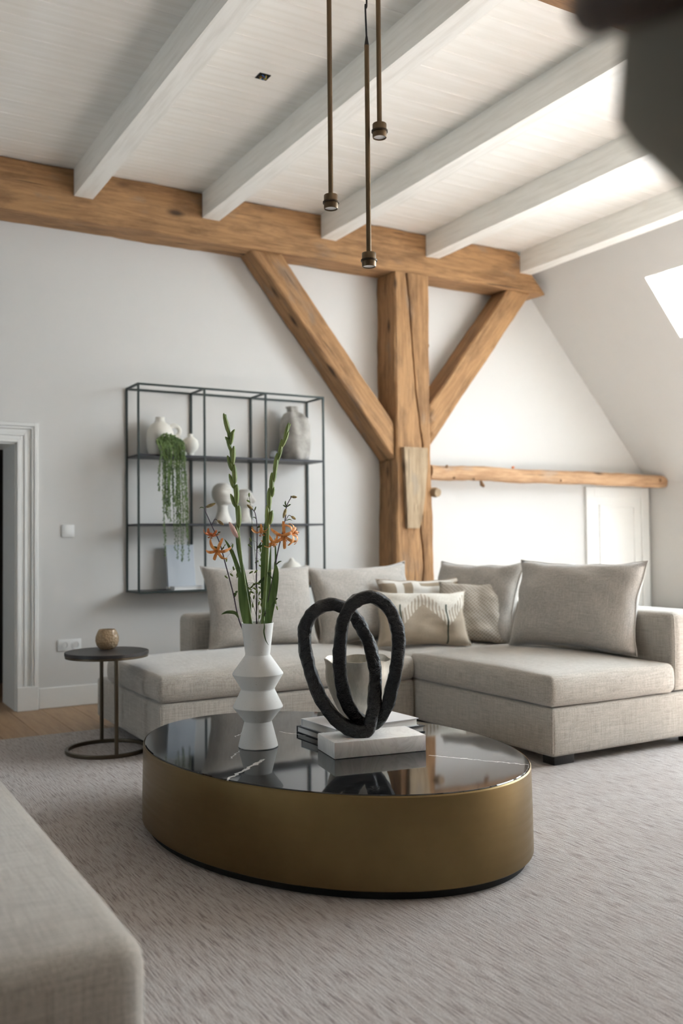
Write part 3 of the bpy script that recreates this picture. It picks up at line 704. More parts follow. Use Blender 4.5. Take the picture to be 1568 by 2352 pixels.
# ------------------------------------------------------------------ sectional sofa
SF = 'sofa_linen'
sofa = thing('sectional_sofa', 'beige linen L-shaped sectional sofa behind the coffee table', 'sofa', (3.2, 5.2, RZ))
def soft(name, mat, parent, *a, **kw):
    bm = B(); softbox(bm, *a, **kw); return obj(name, bm, mat, parent, angle=1.4)
def piping(bm_pts, parent, mat=SF, r=.005):
    bm = B(); sweep(bm, bm_pts, r, n=6); return obj('seam', bm, mat, parent)
# bases
soft('base', SF, sofa, 1.705, 3.375, 4.955, 6.20, .064, .318, r=.022, n=14, wob=.002)
soft('base', SF, sofa, 3.385, 4.60, 3.712, 6.20, .064, .318, r=.022, n=14, wob=.002, seed=3)
# seats
sc1 = soft('seat_cushion', SF, sofa, 1.70, 3.372, 4.945, 5.95, .322, .465, r=.024, crown=.055, side=.012, n=16, wob=.003, rz=.05)
sc2 = soft('seat_cushion', SF, sofa, 3.376, 4.30, 5.015, 5.95, .322, .465, r=.03, crown=.045, side=.006, n=14, wob=.003, rz=.05, seed=5)
sc3 = soft('seat_cushion', SF, sofa, 3.376, 4.296, 3.703, 5.008, .322, .482, r=.024, crown=.045, side=.014, n=16, wob=.003, rz=.05, seed=9)
# backrests
soft('backrest', SF, sofa, 2.27, 4.60, 5.955, 6.215, .322, .712, r=.05, n=14, wob=.002)
soft('backrest', SF, sofa, 4.304, 4.62, 3.712, 5.95, .322, .772, r=.045, n=14, wob=.002, seed=4)
# corner seams
for (x, y, s_) in ((1.712, 4.957, sc1), (3.388, 3.716, sc3)): piping([(x+.006, y+.006, z) for z in lin(.345, .455, 6)], s_)
for (x, y) in ((1.712, 4.962), (3.391, 3.718)): piping([(x, y, z) for z in lin(.085, .30, 6)], sofa, r=.004)
piping(spline([(4.308, 3.712, .34), (4.308, 3.709, .5), (4.308, 3.710, .72), (4.312, 3.725, .76)], 6), sofa, r=.004)
for (x, y) in ((1.86, 5.08), (1.86, 6.0), (3.25, 5.08), (3.42, 3.74), (4.46, 3.74), (4.46, 6.0), (3.42, 5.4), (3.20, 6.0)):
    boxo('foot', 'black_foot', sofa, x, x+.14, y, y+.09, RZ+.001, .066, .004)

# loose cushions
def pillow(name, mat, label, W, H, T, pos, yaw, tilt, roll=0, seed=0, group=None, wr=.013, pinch=.10, nose=.42, seam=True):
    """square-cornered scatter cushion: width local X, height local Z, front towards -Y, resting on its lower edge"""
    bm = B(); N = 26; uvl = bm.loops.layers.uv.new('UVMap'); side = {}
    def vert(i, j, s_):
        u = -1+2*i/N; v = -1+2*j/N
        th = T/2*(max(0, 1-abs(u)**2.6)*max(0, 1-abs(v)**2.6))**nose
        x = W/2*u*(1-pinch*(1-u*u)*0-pinch*max(0, 1-v*v)*abs(u)**3); z = H/2*v*(1-pinch*1.1*max(0, 1-u*u)*abs(v)**3)
        p = V((x, s_*th, z))
        k = noise.noise(V((u*2.1+seed*3.3, v*2.1, s_*2)))*wr*(1.4 if th > T*.1 else .5)
        k += noise.noise(V((u*6+seed, v*6, s_*3)))*wr*.35*min(1, th/T*4)
        return p+V((noise.noise(V((v*2.5, seed, 1)))*wr*.6, s_*k if th > 1e-4 else 0, noise.noise(V((u*2.5, seed, 5)))*wr*.8))
    for s_ in (-1, 1):
        for i in range(N+1):
            for j in range(N+1):
                edge = i in (0, N) or j in (0, N)
                if s_ == 1 and edge: side[(i, j, 1)] = side[(i, j, -1)]; continue
                side[(i, j, s_)] = bm.verts.new(vert(i, j, s_))
    for s_ in (-1, 1):
        for i in range(N):
            for j in range(N):
                ij = ((i, j), (i+1, j), (i+1, j+1), (i, j+1)); ij = ij if s_ == -1 else ij[::-1]
                f = bm.faces.new([side[(a, b, s_)] for a, b in ij])
                for lp, (a, b) in zip(f.loops, ij): lp[uvl].uv = (a/N, b/N)
    rim = [side[(i, 0, -1)].co.copy() for i in range(N+1)]+[side[(N, j, -1)].co.copy() for j in range(1, N+1)]+[side[(i, N, -1)].co.copy() for i in range(N-1, -1, -1)]+[side[(0, j, -1)].co.copy() for j in range(N-1, 0, -1)]
    zl = -H/2
    for v_ in bm.verts: v_.co.z -= zl
    o = obj(name, bm, mat, angle=1.5)
    o.location = pos; o.rotation_euler = (tilt, roll, yaw)
    if seam:
        b2 = B(); sweep(b2, [p-V((0, 0, zl)) for p in rim], .0045, n=6, closed=True); sm = obj('piping', b2, mat, o, world=False, angle=1.5); sm.location = (0, 0, 0)
    return tag(o, label, 'cushion', group)
R = math.radians
GC = 'large plain linen back cushions'
pillow('back_cushion', 'cushion_linen', 'large beige back cushion at the left end of the sofa behind the flower vase', .80, .57, .24, (2.675, 5.66, .488), R(-2), R(-17), R(1), 1, GC)
pillow('back_cushion', 'cushion_linen', 'large beige back cushion in front of the oak post behind the black sculpture', .86, .57, .24, (3.50, 5.66, .478), R(3), R(-17), R(-1.5), 2, GC)
pillow('back_cushion', 'cushion_linen', 'large beige back cushion in the sofa corner behind the lattice pillow', .80, .57, .22, (4.10, 5.36, .488), R(-80), R(-17), 0, 3, GC)
pillow('back_cushion', 'cushion_linen', 'biggest beige back cushion alone on the right seat leaning on the sofa arm', .90, .57, .26, (4.085, 4.32, .512), R(-76), R(-16), R(0), 4, GC)
pillow('lumbar_pillow', 'pillow_geometric', 'brown pillow with white geometric bands behind the fringed pillow', .64, .46, .15, (3.80, 5.42, .488), R(-14), R(-18), R(0), 5)
pillow('lumbar_pillow', 'pillow_fringe', 'cream and taupe pillow with stitched fringe peaks and dark green lines', .64, .385, .17, (3.60, 5.16, .492), R(-20), R(-22), R(1), 6)
pillow('throw_pillow', 'pillow_lattice', 'square taupe pillow with a woven diagonal lattice beside the fringed pillow', .46, .44, .15, (3.985, 5.16, .49), R(-42), R(-20), 0, 7)

# ------------------------------------------------------------------ near sofa at lower left
ns = thing('chaise_sofa', 'pale linen chaise end blurred in the lower left foreground', 'sofa', (-.4, 2.9, RZ))
soft('seat_cushion', SF, ns, -1.7, .575, 1.72, 4.2, .235, .462, r=.06, crown=.03, side=.004, n=16, rz=.055, wob=.002)
soft('base', SF, ns, -1.7, .57, 1.73, 4.2, .064, .232, r=.03, n=10)
soft('backrest', SF, ns, -1.98, -1.705, 1.74, 4.2, .064, .76, r=.05, n=8)
for (x, y) in ((-1.85, 1.85), (.38, 1.85), (-1.85, 4.0), (.38, 4.0)): boxo('foot', 'black_foot', ns, x, x+.12, y, y+.09, RZ+.001, .066, .004)

# ------------------------------------------------------------------ coffee table
TC, TA, TB, TANG, ZT = V((1.884, 3.426, 0)), .905, .648, R(-74.773), .36
def ell(t, k=0.0):
    a, b = (TA+k)*math.cos(t), (TB+k)*math.sin(t)
    return V((TC.x+a*math.cos(TANG)-b*math.sin(TANG), TC.y+a*math.sin(TANG)+b*math.cos(TANG), 0))
def drum(bm, prof, n=128, cap=True):
    rings = [[bm.verts.new(ell(2*math.pi*i/n, k)+V((0, 0, z))) for i in range(n)] for k, z in prof]
    for a, b in zip(rings, rings[1:]):
        for i in range(n): bm.faces.new((a[i], a[(i+1) % n], b[(i+1) % n], b[i]))
    if cap: bm.faces.new(rings[0][::-1]); bm.faces.new(rings[-1])
ct = thing('coffee_table', 'low oval coffee table, brushed brass drum with a black marble top', 'coffee table', (TC.x, TC.y, RZ))
bm = B(); drum(bm, [(-.022, RZ+.0005), (-.022, .046)]); obj('plinth', bm, 'plinth_black', ct)
bm = B(); drum(bm, [(-.03, .045), (.0, .045), (.003, .048), (.001, .2), (-.002, ZT-.008), (-.0055, ZT-.003), (-.0075, ZT-.0035), (-.009, ZT-.012)]); obj('drum', bm, 'brass_brushed', ct, angle=.5)
bm = B(); drum(bm, [(-.0095, ZT-.0118), (-.0095, ZT-.003), (-.012, ZT)]); tp = obj('marble_top', bm, 'marble_black', ct, angle=.5)
bm = B(); a, b = ell(math.radians(188), .0015), ell(math.radians(188), .0025)
tseam = math.radians(197); pseam = ell(tseam, .0012)
sweep(bm, [(pseam.x, pseam.y, .05), (pseam.x, pseam.y, ZT-.012)], .0012, n=6); obj('drum_seam', bm, 'bronze_ring', ct)

# ------------------------------------------------------------------ vase
VX, VY = 1.638, 3.545
bm = B()
prof = [(.079, 0), (.081, .003), (.0795, .012), (.0565, .101), (.0565, .104), (.1015, .160), (.1025, .163), (.1015, .166), (.069, .232), (.069, .236), (.1035, .294), (.1045, .297), (.1035, .300), (.051, .374), (.051, .377), (.066, .503), (.066, .505), (.0625, .505), (.047, .38), (.047, .33)]
lathe(bm, prof, 72, VX, VY, ZT+.0005); vs = obj('vase', bm, 'vase_stone', angle=.35)
tag(vs, 'white stone vase of stacked angular cones holding flowers on the coffee table', 'vase')
VD = 3.88
def vp(x, y, dd=0): return px(x, y, VD+dd)
ROOT = V((VX, VY, ZT+.36))
def sub(o, bm, name, mat): return obj(name, bm, mat, o)
def bud(bm, a, b, r, n=8):
    a, b = V(a), V(b); sweep(bm, [a+(b-a)*t for t in (0, .12, .3, .55, .8, .95, 1)], [r*k for k in (.35, .75, 1, 1, .75, .4, .12)], n=n)
def blade(bm, pts, wd, side, th=.0012, n=8, prof=None):
    p = spline(pts, n); N = len(p)-1
    f = prof or (lambda t: (.55+.45*math.sin(min(1, t*2.2)*math.pi/2))*max(.03, 1-t**3.2))
    sweep(bm, p, [wd*f(i/N) for i in range(N+1)], [max(.0006, th*(1-.5*i/N)) for i in range(N+1)], side=side, n=8)
def gladiolus(label, line, sheaths, leaves, extra=None, dd=0):
    t = thing('gladiolus', label, 'flower', ROOT, 'gladiolus stems in the vase')
    pts = [ROOT+V((random.uniform(-.012, .012), random.uniform(-.012, .012), -.02))]+[vp(x, y, dd*(1-(y-950)/480)) for x, y in line[::-1]]
    sp_ = spline(pts, 6); N = len(sp_)-1
    bm = B(); sweep(bm, sp_, [.0074*(1-.5*i/N)+.001 for i in range(N+1)], n=10); sub(t, bm, 'stem', 'glad_stem')
    for k_, (x0, y0, x1, y1, r) in enumerate(sheaths):
        x1 = x1+(7 if (x1-x0 > 0) == (k_ % 2 == 0) or abs(x1-x0) > 6 else 4)*(1 if k_ % 2 else -1)*.55
        bm = B(); bud(bm, vp(x0, y0, dd*(1-(y0-950)/480)-.004), vp(x1, y1, dd*(1-(y1-950)/480)-.004), r*1.25); sub(t, bm, 'bud', 'glad_stem')
    for pts_, wd, d0 in leaves:
        bm = B(); blade(bm, [vp(x, y, d0) for x, y in pts_], wd, CR); sub(t, bm, 'leaf', 'leaf_green')
    return t
g1 = gladiolus('left gladiolus stem with green buds, its tip tallest in the vase',
    [(517, 952), (529, 1030), (542, 1151), (553, 1284), (575, 1427)],
    [(527, 1000, 517, 949, .0085), (528, 1003, 535, 986, .006), (530, 1020, 521, 1003, .006), (529, 1022, 534, 990, .0065), (532, 1040, 524, 1008, .006), (534, 1068, 533, 1024, .009), (533, 1082, 526, 1046, .0075), (539, 1112, 534, 1066, .009), (537, 1122, 530, 1088, .007), (543, 1160, 540, 1112, .0095), (541, 1165, 533, 1134, .007), (548, 1212, 545, 1160, .0095)],
    [([(566, 1436), (560, 1395), (554, 1350), (549, 1312)], .019, -.02), ([(572, 1434), (573, 1390), (566, 1350), (556, 1300), (546, 1255), (543, 1226)], .008, .012), ([(560, 1380), (550, 1322), (538, 1282), (525, 1254), (515, 1238)], .009, .02), ([(560, 1370), (556, 1310), (546, 1260), (541, 1225)], .0065, -.012)])
bm = B(); bud(bm, vp(546, 1236, -.006), vp(526, 1199, -.02), .0105, 10); sub(g1, bm, 'flower_bud', 'petal_pink')
bm = B(); bud(bm, vp(548, 1240, -.004), vp(541, 1205, -.01), .007); sub(g1, bm, 'bud', 'glad_stem')
g2 = gladiolus('right gladiolus stem with slender closed buds leaning right in the vase',
    [(666, 973), (641, 1047), (623, 1129), (615, 1217), (612, 1310), (603, 1427)],
    [(652, 1010, 667, 970, .006), (647, 1028, 659, 990, .0068), (640, 1052, 651, 1008, .007), (636, 1060, 645, 1026, .006), (630, 1090, 640, 1040, .008), (627, 1110, 631, 1070, .0075), (623, 1130, 628, 1085, .0085), (624, 1142, 627, 1118, .006), (618, 1166, 622, 1120, .009), (619, 1205, 623, 1172, .0085), (615, 1214, 617, 1160, .009)],
    [([(617, 1436), (622, 1395), (630, 1350), (634, 1312), (630, 1290)], .016, -.02), ([(606, 1436), (606, 1380), (605, 1310), (606, 1250), (609, 1194)], .0135, .016), ([(612, 1436), (616, 1370), (619, 1310), (622, 1250)], .0085, -.008), ([(622, 1400), (630, 1340), (633, 1280), (630, 1232)], .0055, .03)])
def lily_bloom(parent, c, ax, L, mat, n=6, rot=0, wd=.0066):
    """turk's cap lily: six recurved petals and stamens round axis ax"""
    ax = V(ax).normalized(); q = V((0, 0, 1)).rotation_difference(ax)
    for k_ in range(n):
        a = 2*math.pi*k_/n+rot; rd = q @ V((math.cos(a), math.sin(a), 0)); sd = q @ V((-math.sin(a), math.cos(a), 0))
        bend = 1+random.uniform(-.2, .2)
        pts = [c+rd*(L*r)+ax*(L*z*bend) for r, z in ((.03, 0), (.16, .16), (.38, .30), (.62, .28), (.84, .08), (.98, -.16), (1.0, -.30))]
        p = spline(pts, 4); N = len(p)-1; bm = B()
        sweep(bm, p, [wd*(.35+.65*math.sin(math.pi*min(1, (i/N)*.85+.12)))*(1 if i < N else .3) for i in range(N+1)], .0011, side=sd, n=8); sub(parent, bm, 'petal', mat)
    for k_ in range(4):
        a = 2*math.pi*k_/4+.3; rd = q @ V((math.cos(a), math.sin(a), 0)); p = [c, c+ax*L*.35+rd*L*.06, c+ax*L*.62+rd*L*.22]; bm = B()
        sweep(bm, spline(p, 4), .0009, n=5); ellipsoid(bm, p[-1], .0022, .0022, .0042, sd_ if False else rd); sub(parent, bm, 'stamen', 'stamen')
def lily(label, line, buds, blooms, leaves, stem='stem_purple', dd=0):
    t = thing('lily_stem', label, 'flower', ROOT, 'orange lily stems in the vase')
    f = lambda y: dd*(1-(y-1140)/290)
    pts = [ROOT+V((random.uniform(-.02, .02), random.uniform(-.015, .015), 0))]+[vp(x, y, f(y)) for x, y in line[::-1]]
    sp_ = spline(pts, 6); N = len(sp_)-1
    bm = B(); sweep(bm, sp_, [.0031*(1-.45*i/N) for i in range(N+1)], n=8); sub(t, bm, 'stem', stem)
    for (jx, jy, x0, y0, x1, y1, r) in buds:
        bm = B(); sweep(bm, spline([vp(jx, jy, f(jy)), vp((jx+x0)/2, min(jy, y0)-2, f(jy)), vp(x0, y0, f(jy))], 4), .0014, n=6); sub(t, bm, 'bud_stalk', stem)
        bm = B(); bud(bm, vp(x0, y0, f(jy)), vp(x1, y1, f(jy)-.004), r); sub(t, bm, 'bud', 'bud_skin')
    for (x, y, ax, L, mat, rot) in blooms:
        lily_bloom(t, vp(x, y, f(y)-.012), CR*ax[0]+CU*ax[1]-CF*ax[2], L, mat, rot=rot)
    for pts_, wd, d0 in leaves:
        bm = B(); blade(bm, [vp(x, y, f(y)+d0) for x, y in pts_], wd, CR*.5+CU*.8, prof=lambda q: max(.08, math.sin(math.pi*min(1, q*.9+.08)))); sub(t, bm, 'leaf', 'leaf_dark')
lily('left lily stem with two drooping orange blooms leaning left in the vase',
    [(470, 1168), (474, 1180), (488, 1211), (504, 1246), (517, 1293), (535, 1361), (553, 1436)],
    [(471, 1170, 473, 1165, 495, 1156, .0068), (486, 1208, 499, 1195, 514, 1206, .0062)],
    [(485, 1224, (-.15, -.9, .3), .034, 'petal_dark', .3), (500, 1264, (-.1, -.35, .9), .052, 'petal_orange', .5)],
    [([(470, 1168), (463, 1165), (457, 1168)], .002, 0), ([(498, 1230), (502, 1223), (507, 1222)], .003, 0), ([(505, 1260), (496, 1258), (489, 1255)], .005, -.01), ([(508, 1264), (514, 1256), (518, 1249)], .004, 0), ([(538, 1372), (541, 1362), (546, 1357)], .006, 0), ([(548, 1420), (540, 1408), (522, 1406), (508, 1411)], .007, -.01)], dd=-.03)
lily('centre lily stem with pale orange blooms between the gladioli',
    [(581, 1171), (586, 1180), (590, 1206), (590, 1250), (589, 1306), (589, 1427)],
    [(581, 1172, 580, 1170, 567, 1159, .0064)],
    [(599, 1216, (.15, -.95, .2), .042, 'petal_orange', .2), (624, 1242, (.3, -.6, -.5), .042, 'petal_orange', .8)],
    [([(584, 1174), (586, 1168), (588, 1163)], .003, 0), ([(588, 1192), (584, 1188), (580, 1189)], .002, 0), ([(590, 1212), (598, 1209), (606, 1211)], .004, 0), ([(590, 1262), (596, 1252), (600, 1245)], .006, 0), ([(589, 1255), (596, 1256), (602, 1251)], .006, 0), ([(590, 1342), (602, 1332), (612, 1322)], .006, -.01)], dd=.03)
lily('right lily stem with the largest open orange bloom',
    [(669, 1142), (664, 1150), (658, 1164), (655, 1191), (650, 1217), (639, 1262), (626, 1328), (610, 1405), (602, 1432)],
    [(667, 1145, 669, 1141, 682, 1142, .0055), (658, 1166, 657, 1168, 650, 1190, .0068), (656, 1196, 669, 1186, 679, 1193, .0055)],
    [(652, 1231, (.1, -.25, .95), .058, 'petal_orange', .15), (668, 1226, (.75, .25, .45), .05, 'petal_orange', .6)],
    [([(658, 1164), (655, 1156), (656, 1150)], .003, 0), ([(658, 1166), (653, 1162), (649, 1160)], .003, 0), ([(658, 1165), (664, 1160), (668, 1158)], .003, 0), ([(657, 1196), (664, 1193), (671, 1195)], .002, 0), ([(632, 1300), (640, 1291), (647, 1289)], .003, 0), ([(626, 1330), (619, 1322), (614, 1314)], .004, 0), ([(615, 1385), (624, 1377), (632, 1376), (638, 1374)], .007, -.012), ([(606, 1425), (607, 1440), (606, 1452), (610, 1470), (617, 1482)], .003, -.075)], dd=-.04)
# wild oat grass stems with hanging spikelets
SPK = [[(578, 1348), (573, 1352), (569, 1349), (578, 1360), (583, 1371), (563, 1345), (592, 1340), (584, 1342), (574, 1362), (585, 1352), (589, 1358), (580, 1390), (577, 1314), (588, 1312)],
       [(534, 1253), (520, 1285), (536, 1305), (519, 1325), (531, 1320), (545, 1317), (550, 1319), (556, 1352), (553, 1359), (546, 1322)],
       [(573, 1253), (575, 1239), (570, 1151), (572, 1136), (598, 1262), (600, 1274), (600, 1283), (598, 1300), (606, 1297), (590, 1290), (597, 1350), (596, 1362), (598, 1376), (600, 1390), (595, 1385), (602, 1380)],
       [(633, 1382), (636, 1396), (628, 1374), (619, 1312), (622, 1376), (597, 1404), (604, 1410), (596, 1416)]]
GL = ['fine oat grass with clustered green spikelets low in the middle of the vase', 'fine oat grass with spikelets spread left beside the left gladiolus', 'tall fine oat grass reaching up between the lily stems', 'short oat grass drooping right over the vase rim']
TOPS = [(586, 1340), (530, 1250), (572, 1136), (632, 1374)]
for k_, (sps, tpx) in enumerate(zip(SPK, TOPS)):
    t = thing('oat_grass', GL[k_], 'grass', ROOT, 'oat grass stems in the vase')
    dd = (-.02, .02, .04, -.03)[k_]
    a = vp(588+k_*3, 1430, 0); top = vp(*tpx, dd); mid = (a+top)/2+CR*.006
    stem_ = spline([ROOT+V((.01*k_-.015, .012, 0)), a, mid, top], 8); bm = B(); sweep(bm, stem_, [.0011]*(len(stem_)-1)+[.0006], n=5); sub(t, bm, 'stem', 'grass_stalk')
    for (x, y) in sps:
        q = vp(x, y, dd+random.uniform(-.03, .03)); d = V((random.uniform(-.5, .5), random.uniform(-.5, .5), -1)).normalized()
        if random.random() < .4: d = (d+CR*random.choice((-1, 1))*1.3).normalized()
        near = min(stem_, key=lambda p: (p-q-V((0, 0, .02))).length); bm = B()
        sweep(bm, spline([near, (near+q)/2+V((0, 0, .008)), q-d*.006], 4), .0005, n=4); sub(t, bm, 'stalk', 'grass_stalk')
        bm = B(); bud(bm, q-d*.008, q+d*.011, .0038, 6); sub(t, bm, 'spikelet', 'spikelet')

# ------------------------------------------------------------------ sculpture
SX = thing('sculpture', 'black hammered double loop sculpture on a white marble block', 'sculpture', (1.99, 3.24, ZT))
b0, ux, uy = V((1.785, 3.171, ZT+.0006)), V((.38, -.064, 0)).normalized(), V((.064, .38, 0)).normalized()
bm = B(); box(bm, 0, .388, 0, .20, 0, .064, .004, 2)
Mx = Matrix(((ux.x, uy.x, 0, b0.x), (ux.y, uy.y, 0, b0.y), (0, 0, 1, b0.z), (0, 0, 0, 1))); bmesh.ops.transform(bm, verts=bm.verts[:], matrix=Mx)
obj('marble_base', bm, 'marble_white', SX, angle=.5)
def cpx(x, y): return (660+x/4.612, 1330+y/4.612)
SD0 = 3.755
front = [(870, 188, -.05), (690, 265, -.05), (590, 450, -.04), (556, 700, -.03), (555, 950, -.01), (598, 1220, .01), (700, 1440, .03), (840, 1535, .035), (950, 1500, .03), (1060, 1320, .01), (1145, 980, -.02), (1175, 650, -.035), (1130, 420, -.045), (1020, 260, -.05)]
back = [(420, 275, .10), (265, 360, .085), (180, 540, .07), (195, 770, .055), (270, 1060, .03), (390, 1320, .0), (540, 1510, -.02), (700, 1600, -.03), (850, 1590, -.025), (905, 1400, .0), (930, 1150, .03), (925, 950, .05), (880, 740, .07), (800, 540, .085), (690, 370, .10), (560, 285, .105)]
hz = V((CF.x, CF.y, 0)).normalized()
for lp in (front, back):
    pts = []
    for x, y, d in lp:
        X_, Y_ = cpx(x, y); pts.append(px(X_, Y_, SD0+d))
    p = spline(pts, 10, closed=True); bm = B(); sweep(bm, p, .034, .0265, side=hz, n=24, closed=True, sq=.42, jit=.0036); obj('loop', bm, 'black_cast', SX, angle=1.2)

# ------------------------------------------------------------------ books and silver pot
def book(label, x0, x1, y0, y1, z0, z1, cov, rot):
    c = V(((x0+x1)/2, (y0+y1)/2, z0)); t = thing('book', label, 'book', c, 'coffee-table books')
    Mr = Matrix.Translation(c) @ Matrix.Rotation(rot, 4, 'Z') @ Matrix.Translation(-c)
    def put(name, mat, *a, bev=0):
        bm = B(); box(bm, *a, bev, 1); bmesh.ops.transform(bm, verts=bm.verts[:], matrix=Mr); return obj(name, bm, mat, t, smooth=False)
    put('cover', cov, x0, x1, y0, y1, z0, z0+.003); put('cover', cov, x0, x1, y0, y1, z1-.003, z1); put('spine', cov, x0, x1, y1-.004, y1, z0+.003, z1-.003)
    put('pages', 'paper', x0+.004, x1-.006, y0+.006, y1-.004, z0+.003, z1-.003)
book('dark-covered large book lying at the bottom of the pair behind the sculpture', 1.905, 2.375, 3.41, 3.72, ZT+.0006, ZT+.028, 'book_dark', R(1))
book('white-covered large book lying on top of the dark book', 1.918, 2.345, 3.415, 3.70, ZT+.0286, ZT+.062, 'book_white', R(2.5))
bm = B(); pr = [(.062, 0), (.07, .004), (.09, .04), (.112, .085), (.130, .13), (.140, .17), (.143, .20), (.142, .225), (.146, .245), (.150, .258), (.144, .258), (.137, .235), (.135, .19), (.10, .07), (.05, .02)]
def pfn(p, a):
    r = 1+.018*math.sin(a*5+p.z*9)*min(1, p.z*5)+.014*math.sin(a*9+1)*min(1, p.z*4)+.02*noise.noise(V((math.cos(a)*3, math.sin(a)*3, p.z*14)))
    return V((p.x*r, p.y*r, p.z+(.004*math.sin(a*3+.5)+.003*math.sin(a*7)) * max(0, (p.z-.18)/.07)))
lathe(bm, pr, 80, 2.135, 3.575, ZT+.0626, fn=pfn); tag(obj('silver_pot', bm, 'silver_pot', angle=1), 'wavy-rimmed silvered pot standing on the books behind the black sculpture', 'pot')

# ------------------------------------------------------------------ side table with bowl
CX, CY, RR = 1.535, 5.372, .235
t = thing('side_table', 'small round dark side table with bronze C-frame tucked against the sofa', 'side table', (CX, CY, RZ))
bm = B(); lathe(bm, [(RR-.004, .560), (RR, .562), (RR, .578), (RR-.002, .580)], 64, CX, CY, 0); obj('table_top', bm, 'table_dark', t, angle=.5)
bm = B(); lathe(bm, [(RR-.03, .548), (RR-.003, .548), (RR-.003, .560), (RR-.03, .560)], 64, CX, CY, 0, cap0=False, cap1=False); obj('apron_ring', bm, 'leg_bronze', t)
bm = B(); sweep(bm, [(CX+(RR-.012)*math.cos(a), CY+(RR-.012)*math.sin(a), RZ+.0105) for a in [2*math.pi*i/64 for i in range(64)]], .012, .010, side=(0, 0, 1), n=8, closed=True, sq=.5); obj('base_ring', bm, 'leg_bronze', t)
for a in (-93, 82):
    x, y = CX+(RR-.012)*math.cos(R(a)), CY+(RR-.012)*math.sin(R(a)); bm = B(); sweep(bm, [(x, y, RZ+.012), (x, y, .552)], .0105, n=12, sq=.6); obj('leg', bm, 'leg_bronze', t)
bm = B(); pr = [(.030, 0), (.045, .004), (.060, .022), (.068, .050), (.066, .075), (.055, .102), (.047, .115), (.045, .115), (.052, .100), (.062, .072), (.063, .05), (.055, .025), (.03, .012)]
lathe(bm, pr, 48, 1.562, 5.46, .5808); tag(obj('glass_bowl', bm, 'amber_glass', angle=1), 'smoky amber dimpled glass tealight bowl on the side table', 'bowl')

# ------------------------------------------------------------------ wall shelf
SX0, SX1, SYF, SYB, SZ0, SZ1 = 2.163, 3.738, 6.755, YW-.0035, .822, 2.383
sh = thing('wall_shelf', 'dark green steel frame wall shelf with three bays on the back wall', 'shelf', (2.95, SYB, SZ0))
hb = .0075; XSH = [SX0+hb, 2.6915, 3.2095, SX1-hb]
def bar(name, a, b, mat='steel_green'):
    a, b = V(a), V(b); lo = V([min(a[i], b[i])-hb for i in range(3)]); hi = V([max(a[i], b[i])+hb for i in range(3)])
    return boxo(name, mat, sh, lo.x, hi.x, lo.y, hi.y, lo.z, hi.z, .0012, smooth=False)
yf, yb = SYF+hb, SYB-hb
for x in XSH:
    for y in (yf, yb): bar('upright', (x, y, SZ0+hb), (x, y, SZ1-hb))
    bar('cross_bar', (x, yf+.016, SZ1-hb), (x, yb-.016, SZ1-hb)); bar('cross_bar', (x, yf+.016, SZ0+hb), (x, yb-.016, SZ0+hb))
for y in (yf, yb):
    for x0_, x1_ in zip(XSH, XSH[1:]):
        bar('top_rail', (x0_+.016, y, SZ1-hb), (x1_-.016, y, SZ1-hb)); bar('bottom_rail', (x0_+.016, y, SZ0+hb), (x1_-.016, y, SZ0+hb))
SH1, SH2, SH0 = 1.858, 1.340, SZ0+.015
for z in (SH1, SH2):
    for x0_, x1_ in zip(XSH, XSH[1:]): boxo('shelf_board', 'steel_shelf', sh, x0_+.0085, x1_-.0085, SYF, SYB-.001, z-.016, z, .001, smooth=False)
for x0_, x1_ in zip(XSH, XSH[1:]): boxo('shelf_board', 'steel_shelf', sh, x0_+.0085, x1_-.0085, SYF+.016, SYB-.017, SZ0+.002, SH0, .001, smooth=False)
YM = 6.90
# white jug with ring handle
jg = thing('jug', 'cream ceramic jug with stacked ring handle behind the trailing plant on the top shelf', 'jug', (2.40, 6.944, SH1))
bm = B(); lathe(bm, [(.06, 0), (.085, .01), (.10, .06), (.105, .13), (.10, .19), (.075, .24), (.042, .262), (.034, .285), (.036, .30), (.03, .30), (.028, .27)], 40, 2.40, 6.944, SH1+.0006); obj('body', bm, 'ceramic_white', jg)
for z, r in ((SH1+.20, .042), (SH1+.115, .042)):
    bm = B(); sweep(bm, [(2.515+r*math.cos(a), 6.944, z+r*math.sin(a)) for a in [2*math.pi*i/28 for i in range(28)]], .017, n=12, closed=True, side=(0, 1, 0)); obj('handle', bm, 'ceramic_white', jg)
